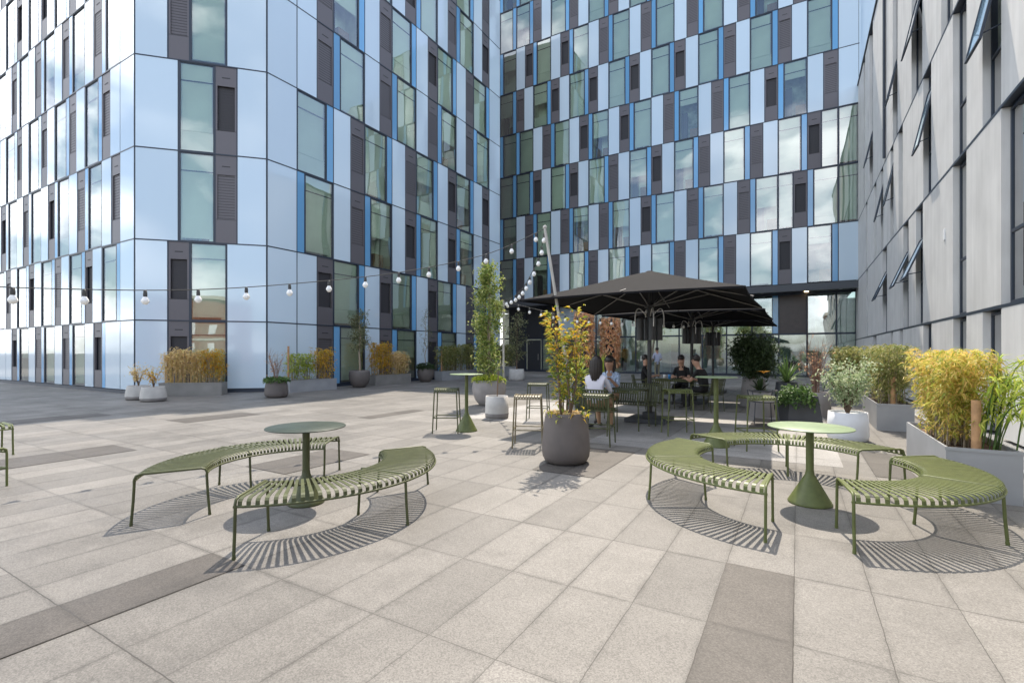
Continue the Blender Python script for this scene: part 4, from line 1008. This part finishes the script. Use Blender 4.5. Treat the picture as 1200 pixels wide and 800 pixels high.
t=pot('potted_twigs','bare branching red brown twigs in a grey tapered pot by the entrance',.35,13.3,.33,.55,G['pot_grey'],'taper')
twigs(t,.5,1.35,.55,22,G['twig'],leaves=G['lf_orange'])
t=pot('potted_bush','tall grey tapered pot with dense dark green bush under the far parasol',-1.05,14.9,.34,.75,G['pot_grey'],'taper')
lv=MB()
for p in clumpy(5200,(.55,.55,.62),(0,0,1.35),60,.11): leaf(lv,p,rdir(.2),random.uniform(.08,.13),.045)
lv.build('leaves',G['lf_dark'],t); st=MB()
for k in range(6): st.tube([(.03*k-.08,0,.6),(.06*k-.15,.05*k-.1,1.3)],[.02,.008],5)
st.build('stems',G['bark'],t)
def spiky(name,label,x,y,z,h,n,m_,potm,r=.3,width=.05,grp='spiky plants'):
    t=pot(name,label,x,y,r,z,potm,'taper',grp=grp); lv=MB()
    for i in range(n):
        a=2.4*i; el=random.uniform(.15,1.45); d=Vector((math.cos(a)*math.cos(el),math.sin(a)*math.cos(el),math.sin(el))); L_=h*random.uniform(.75,1.1)
        c=Vector((0,0,z)); s=d.cross(Vector((0,0,1))).normalized()
        p1=c+d*L_*.5; p2=c+d*L_+Vector((0,0,-L_*.22*math.cos(el)))
        lv.add([c-s*width*.4,c+s*width*.4,p1+s*width/2,p1-s*width/2,p2],[(0,1,2,3),(3,2,4)],0)
    lv.build('leaves',m_,t); return t
spiky('spiky_plant','bright lime spiky plant behind the woman in white, the left of two',-4.72,11.3,.85,.62,70,G['lf_spiky'],G['pot_dark'])
spiky('spiky_plant','bright lime spiky plant behind the woman in blue, the right of two',-4.25,11.75,.85,.66,70,G['lf_spiky'],G['pot_dark'])
spiky('spiky_plant','dark green upright yucca between the dark bush and the bare twigs',-.25,14.4,.7,.75,50,G['lf_ivy'],G['pot_dark'])
t=spiky('flowering_plant','low dark plant with an orange bird of paradise flower behind the bar table',-.75,12.6,.55,.42,40,G['lf_dark'],G['pot_grey'])
fm=MB()
for k in range(5):
    a=k*1.25; leaf(fm,Vector((.05,-.1,.98)),Vector((math.cos(a),math.sin(a),.7)),.16,.05)
fm.build('flower',G['flower'],t)
def creeper(label,x,y,h,r):
    t=thing('creeper_column',label,'climbing plant',(x,y,0),0,'orange creeper columns')
    m=MB(); m.tube([(0,0,0),(0,0,h)],r*.55,12); m.build('column',G['dark_clad'],t)
    lv=MB()
    for _ in range(1500):
        a=random.uniform(0,6.283); z=random.uniform(.9,h+.05); q=r*random.uniform(.7,1.1); leaf(lv,Vector((q*math.cos(a),q*math.sin(a),z)),Vector((math.cos(a),math.sin(a),-.6))+rdir()*.6,.13,.08)
    lv.build('creeper_leaves',G['lf_orange'],t)
creeper('orange leaved climber on a column, in the middle behind the lime spiky plants',-6.75,19.6,2.9,.34)
creeper('orange leaved climber on a column, mostly behind the yellow shrub',-7.65,19.0,3.1,.34)
# fallen leaf on the paving
for (x,y) in ((-1.55,2.95),):
    pass
# ------------------------------------------------------------------ string lights
def gp_(px,py,d): # point at pixel and depth
    l=(px-600)/F*d; return Vector((C_*l-S_*d,S_*l+C_*d,EYE+(HY-py)/F*d))
P1=gp_(638.5,268,9.5); P1b=gp_(676,501,9.5); P1b.z=0
t=thing('light_pole','pale leaning pole holding the string lights, rising behind the orange shrub','pole',P1b)
m=MB(); m.tube([Vector((0,0,0)),P1-P1b],[.032,.028],12); m.lathe([(.03,0),(.04,.01),(.04,.05),(0,.07)],12,tuple(P1-P1b)); m.build('shaft',G['pole'],t)
m=MB(); m.box(-.25,.25,-.25,.25,0.012,.06); m.build('foot',G['pot_dark'],t)
P2=gp_(590,352,13.6); t=thing('light_pole','pale upright pole among the leaves of the narrow tree','pole',(P2.x,P2.y,0)); m=MB(); m.tube([(0,0,0),(0,0,P2.z)],.03,10); m.build('shaft',G['pole'],t)
def strand(label,pts,nb,first=.3,br_=.044):
    """pts = polyline in 3D"""
    t=thing('string_lights',label,'string lights',pts[0],0,'strings of white bulbs'); o=Vector(pts[0])
    # catmull sample
    S=[]; n=len(pts)
    for i in range(n-1):
        p0,p1,p2,p3=pts[max(i-1,0)],pts[i],pts[i+1],pts[min(i+2,n-1)]
        for k in range(10):
            u=k/10; S.append(.5*((2*p1)+(p2-p0)*u+(2*p0-5*p1+4*p2-p3)*u*u+(3*p1-p0-3*p2+p3)*u**3)-o)
    S.append(pts[-1]-o); m=MB(); m.tube(S,.0065,5); m.build('cable',G['cable'],t)
    L_=[0]
    for i in range(1,len(S)): L_.append(L_[-1]+(S[i]-S[i-1]).length)
    for k in range(nb):
        s_=L_[-1]*(k+first)/nb; i=max(j for j in range(len(L_)) if L_[j]<=s_); i=min(i,len(S)-2)
        p=S[i].lerp(S[i+1],(s_-L_[i])/max(1e-6,L_[i+1]-L_[i]))
        b=MB(); b.lathe([(0,-.10-2*br_*.9),(br_*.55,-.10-br_*1.65),(br_,-.10-br_*.95),(br_*.93,-.10-br_*.45),(br_*.5,-.085),(.018,-.07)],12); bo=b.build('bulb',G['bulb'],t,loc=p)
        b=MB(); b.lathe([(.021,-.095),(.023,-.05),(.019,-.012),(.012,.0),(0,.004)],10); b.build('socket',G['cable'],bo)
    return t
V0=[gp_(-140,322,4.3),gp_(-60,330,4.7),gp_(0,336,5.1),gp_(101,339,5.6),gp_(174,340,6.05),gp_(240,339,6.5),gp_(303,335.5,6.9),(gp_(359,331,7.3)),gp_(412,326,7.7),gp_(462,320,8.1),gp_(506,312.5,8.5),gp_(551,303,8.85),gp_(589,291,9.15),P1]
strand('long string of white bulbs crossing the left building to the leaning pole',V0,15,.62)
strand('string of white bulbs dropping from the leaning pole to the narrow tree',[P1,gp_(633,296,10.2),gp_(622,322,11),gp_(612,338,11.9),gp_(602,347,12.8),P2],11,.4,.048)
strand('string of white bulbs running under the near parasol',[P2,gp_(611,358,13.4),gp_(640,365,13.2),gp_(672,371,13.2),gp_(710,373.5,13.4),gp_(760,376,13.8),gp_(808,378,14.2)],17,.4,.040)
# ------------------------------------------------------------------ people
def person(label,loc,rz,mode,top,bottom,skinm,hairm,hairlen=.0,hs=.46,arms='table',scale=1.0,lean=0,sleeve=.5,bareleg=False):
    """local +y is forward"""
    t=thing('person',label,'person',loc,rz)
    J={}; E=[]
    if mode=='sit':
        pel=Vector((0,-.02,hs+.09)); f_=lean
        J['pelvis']=(pel,.125)
        J['waist']=(pel+Vector((0,.02+f_*.15,.17)),.115); J['chest']=(pel+Vector((0,.03+f_*.4,.36)),.135); J['neck']=(pel+Vector((0,.05+f_*.62,.53)),.046)
        J['headb']=(pel+Vector((0,.08+f_*.8,.64)),.100); J['head']=(pel+Vector((0,.09+f_*.88,.735)),.108)
        for s,sx in (('l',-1),('r',1)):
            J['hip'+s]=(pel+Vector((sx*.10,.05,-.02)),.085); J['knee'+s]=(Vector((sx*.13,.46,hs+.06)),.062); J['ank'+s]=(Vector((sx*.12,.44+.06,.09)),.036); J['toe'+s]=(Vector((sx*.13,.44+.22,.045)),.034)
            J['sho'+s]=(J['chest'][0]+Vector((sx*.17,0,.08)),.055)
            if arms=='table': J['elb'+s]=(J['chest'][0]+Vector((sx*.23,.16,-.17)),.04); J['wri'+s]=(J['chest'][0]+Vector((sx*.10,.36,-.12)),.026)
            elif arms=='chin': J['elb'+s]=(J['chest'][0]+Vector((sx*.22,.20,-.16)),.04); J['wri'+s]=(J['chest'][0]+Vector((sx*.08,.30,.02)),.026)
            else: J['elb'+s]=(J['chest'][0]+Vector((sx*.24,.02,-.22)),.04); J['wri'+s]=(J['chest'][0]+Vector((sx*.20,.24,-.28)),.026)
            wv=J['wri'+s][0]; J['pal'+s]=(wv+Vector((-sx*.03,.07,0)),.03)
    else:
        pel=Vector((0,0,.92)); J['pelvis']=(pel,.13); J['waist']=(pel+Vector((0,0,.16)),.12); J['chest']=(pel+Vector((0,0,.38)),.145); J['neck']=(pel+Vector((0,.02,.56)),.055)
        J['headb']=(pel+Vector((0,.04,.65)),.100); J['head']=(pel+Vector((0,.05,.745)),.108)
        for s,sx in (('l',-1),('r',1)):
            J['hip'+s]=(pel+Vector((sx*.09,0,-.05)),.09); J['knee'+s]=(Vector((sx*.11,.03+(.06 if sx>0 else -.02),.5)),.058); J['ank'+s]=(Vector((sx*.11,-.02+(.08 if sx>0 else -.05),.09)),.038); J['toe'+s]=(Vector((sx*.13,.14+(.08 if sx>0 else -.05),.045)),.035)
            J['sho'+s]=(J['chest'][0]+Vector((sx*.18,0,.09)),.058); J['elb'+s]=(J['chest'][0]+Vector((sx*.24,-.02,-.18)),.042); J['wri'+s]=(J['chest'][0]+Vector((sx*.20,.18,-.30)),.028); J['pal'+s]=(J['wri'+s][0]+Vector((0,.07,-.03)),.03)
    E=[('pelvis','waist'),('waist','chest'),('chest','neck'),('neck','headb'),('headb','head')]
    for s in 'lr': E+=[('pelvis','hip'+s),('hip'+s,'knee'+s),('knee'+s,'ank'+s),('ank'+s,'toe'+s),('chest','sho'+s),('sho'+s,'elb'+s),('elb'+s,'wri'+s),('wri'+s,'pal'+s)]
    ks=list(J); me=bpy.data.meshes.new('skel'); me.from_pydata([J[k][0] for k in ks],[(ks.index(a),ks.index(b)) for a,b in E],[])
    q_=bmesh.new(); q_.from_mesh(me); sk=q_.verts.layers.skin.verify(); q_.verts.ensure_lookup_table()
    for i,k in enumerate(ks):
        r_=J[k][1]; q_.verts[i][sk].radius=(r_,r_); q_.verts[i][sk].use_root=(k=='pelvis')
    q_.to_mesh(me); q_.free()
    ob=bpy.data.objects.new('skel',me); col.objects.link(ob)
    md=ob.modifiers.new('s','SKIN')
    sb=ob.modifiers.new('b','SUBSURF'); sb.levels=2; sb.render_levels=2
    dg=bpy.context.evaluated_depsgraph_get(); bm_=bpy.data.meshes.new_from_object(ob.evaluated_get(dg))
    bpy.data.objects.remove(ob)
    bm_.name='body'; bm_.materials.clear()
    for q in (skinm,top,bottom,G['shoe'],hairm): bm_.materials.append(q)
    segs=[(J[a][0],J[b][0],a,b) for a,b in E]
    for p in bm_.polygons:
        c=p.center; best=None
        for A_,B_,a,b in segs:
            ab=B_-A_; u=max(0,min(1,(c-A_).dot(ab)/ab.length_squared)); dd=(c-(A_+ab*u)).length/ max(.03,(J[a][1]*(1-u)+J[b][1]*u))
            if best is None or dd<best[0]: best=(dd,a,b,u)
        _,a,b,u=best; mi=0
        if b in('waist','chest') or b.startswith('sho'): mi=1
        elif b=='neck': mi=1 if u<.45 else 0
        elif b.startswith('elb'): mi=1 if u<sleeve*2 else 0
        elif b.startswith('wri'): mi=1 if sleeve>=1 else 0
        elif b.startswith('hip') or b.startswith('knee'): mi=2
        elif b.startswith('ank'): mi=2 if not bareleg else 0
        elif b.startswith('toe'): mi=3
        p.material_index=mi; p.use_smooth=True
    link('body',bm_,t)
    hc=J['head'][0]; h=MB()
    h.sphere((hc.x,hc.y-.036,hc.z+.022),.104,14,9,0,(.94,.98,1.0))
    if hairlen>0:
        n=7
        for i in range(n):
            a=R(200+140*i/(n-1)); px_,py_=.08*math.cos(a),.085*math.sin(a)
            h.tube([(hc.x+px_,hc.y+py_-.02,hc.z+.03),(hc.x+px_*1.15,hc.y+py_*1.2-.03,hc.z-hairlen*.5),(hc.x+px_*1.0+random.gauss(0,.01),hc.y+py_*1.1-.03,hc.z-hairlen)],[.05,.045,.02],8)
    h.build('hair',hairm,t)
    f=MB()
    for sx in (-1,1): f.sphere((hc.x+sx*.034,hc.y+.086,hc.z-.012),.006,8,6,0)
    f.sphere((hc.x,hc.y+.095,hc.z-.035),.013,8,6,1,(.8,1,1.4)); f.sphere((hc.x,hc.y+.080,hc.z-.072),.018,8,5,2,(1.2,.5,.4)); 
    for sx in (-1,1): f.sphere((hc.x+sx*.088,hc.y+.0,hc.z-.02),.02,8,5,1,(.5,.8,1.3))
    f.build('face',[hairm,skinm,G['cloth_tan']],t)
    # fingers
    fg=MB()
    for s,sx in (('l',-1),('r',1)):
        p=J['pal'+s][0]; fw=(p-J['wri'+s][0]).normalized(); sd=fw.cross(Vector((0,0,1))).normalized()
        for k in range(4):
            b_=p+sd*(.011*(k-1.5)*1.5); L_=[.045,.055,.05,.04][k]; fg.tube([b_,b_+fw*L_*.6,b_+fw*L_+Vector((0,0,-.015))],[.010,.009,.007],6)
        th=p-fw*.03-sd*sx*.022; fg.tube([th,th+fw*.03-sd*sx*.02,th+fw*.05-sd*sx*.018],[.011,.010,.008],6)
    fg.build('fingers',skinm,t)
    t.scale=(scale,)*3
    return t
person('woman seen from behind with long dark hair and white top, at near table',(-3.20,8.50,0),0,'sit',G['cloth_white'],G['cloth_tan'],G['skin'],G['hair'],hairlen=.34,sleeve=1)
person('woman facing the camera in pale blue patterned top with long dark hair',(-3.42,10.02,0),R(180),'sit',G['cloth_blue'],G['cloth_tan'],G['skin_tan'],G['hair'],hairlen=.26,arms='chin',lean=.1,sleeve=.6)
person('man in dark top sitting in profile behind the near parasol pole',(-3.95,14.5,0),R(-80),'sit',G['cloth_black'],G['cloth_black'],G['skin'],G['hair'],arms='table')
person('man in a black t shirt with his head bowed, sitting behind the far table',(-2.85,14.5,0),R(178),'sit',G['cloth_black'],G['cloth_black'],G['skin'],G['hair'],lean=.12,sleeve=.35)
person('woman in a black dress with hair tied up, leaning over the far table',(-2.02,13.0,0),R(68),'sit',G['cloth_black'],G['cloth_black'],G['skin'],G['hair'],lean=.22,sleeve=.3)
person('person standing far off by the glass front in a grey blue shirt and khaki trousers',(-6.95,28.3,0),R(30),'stand',G['cloth_grey'],G['cloth_khaki'],G['skin_tan'],G['hair'],sleeve=.5)
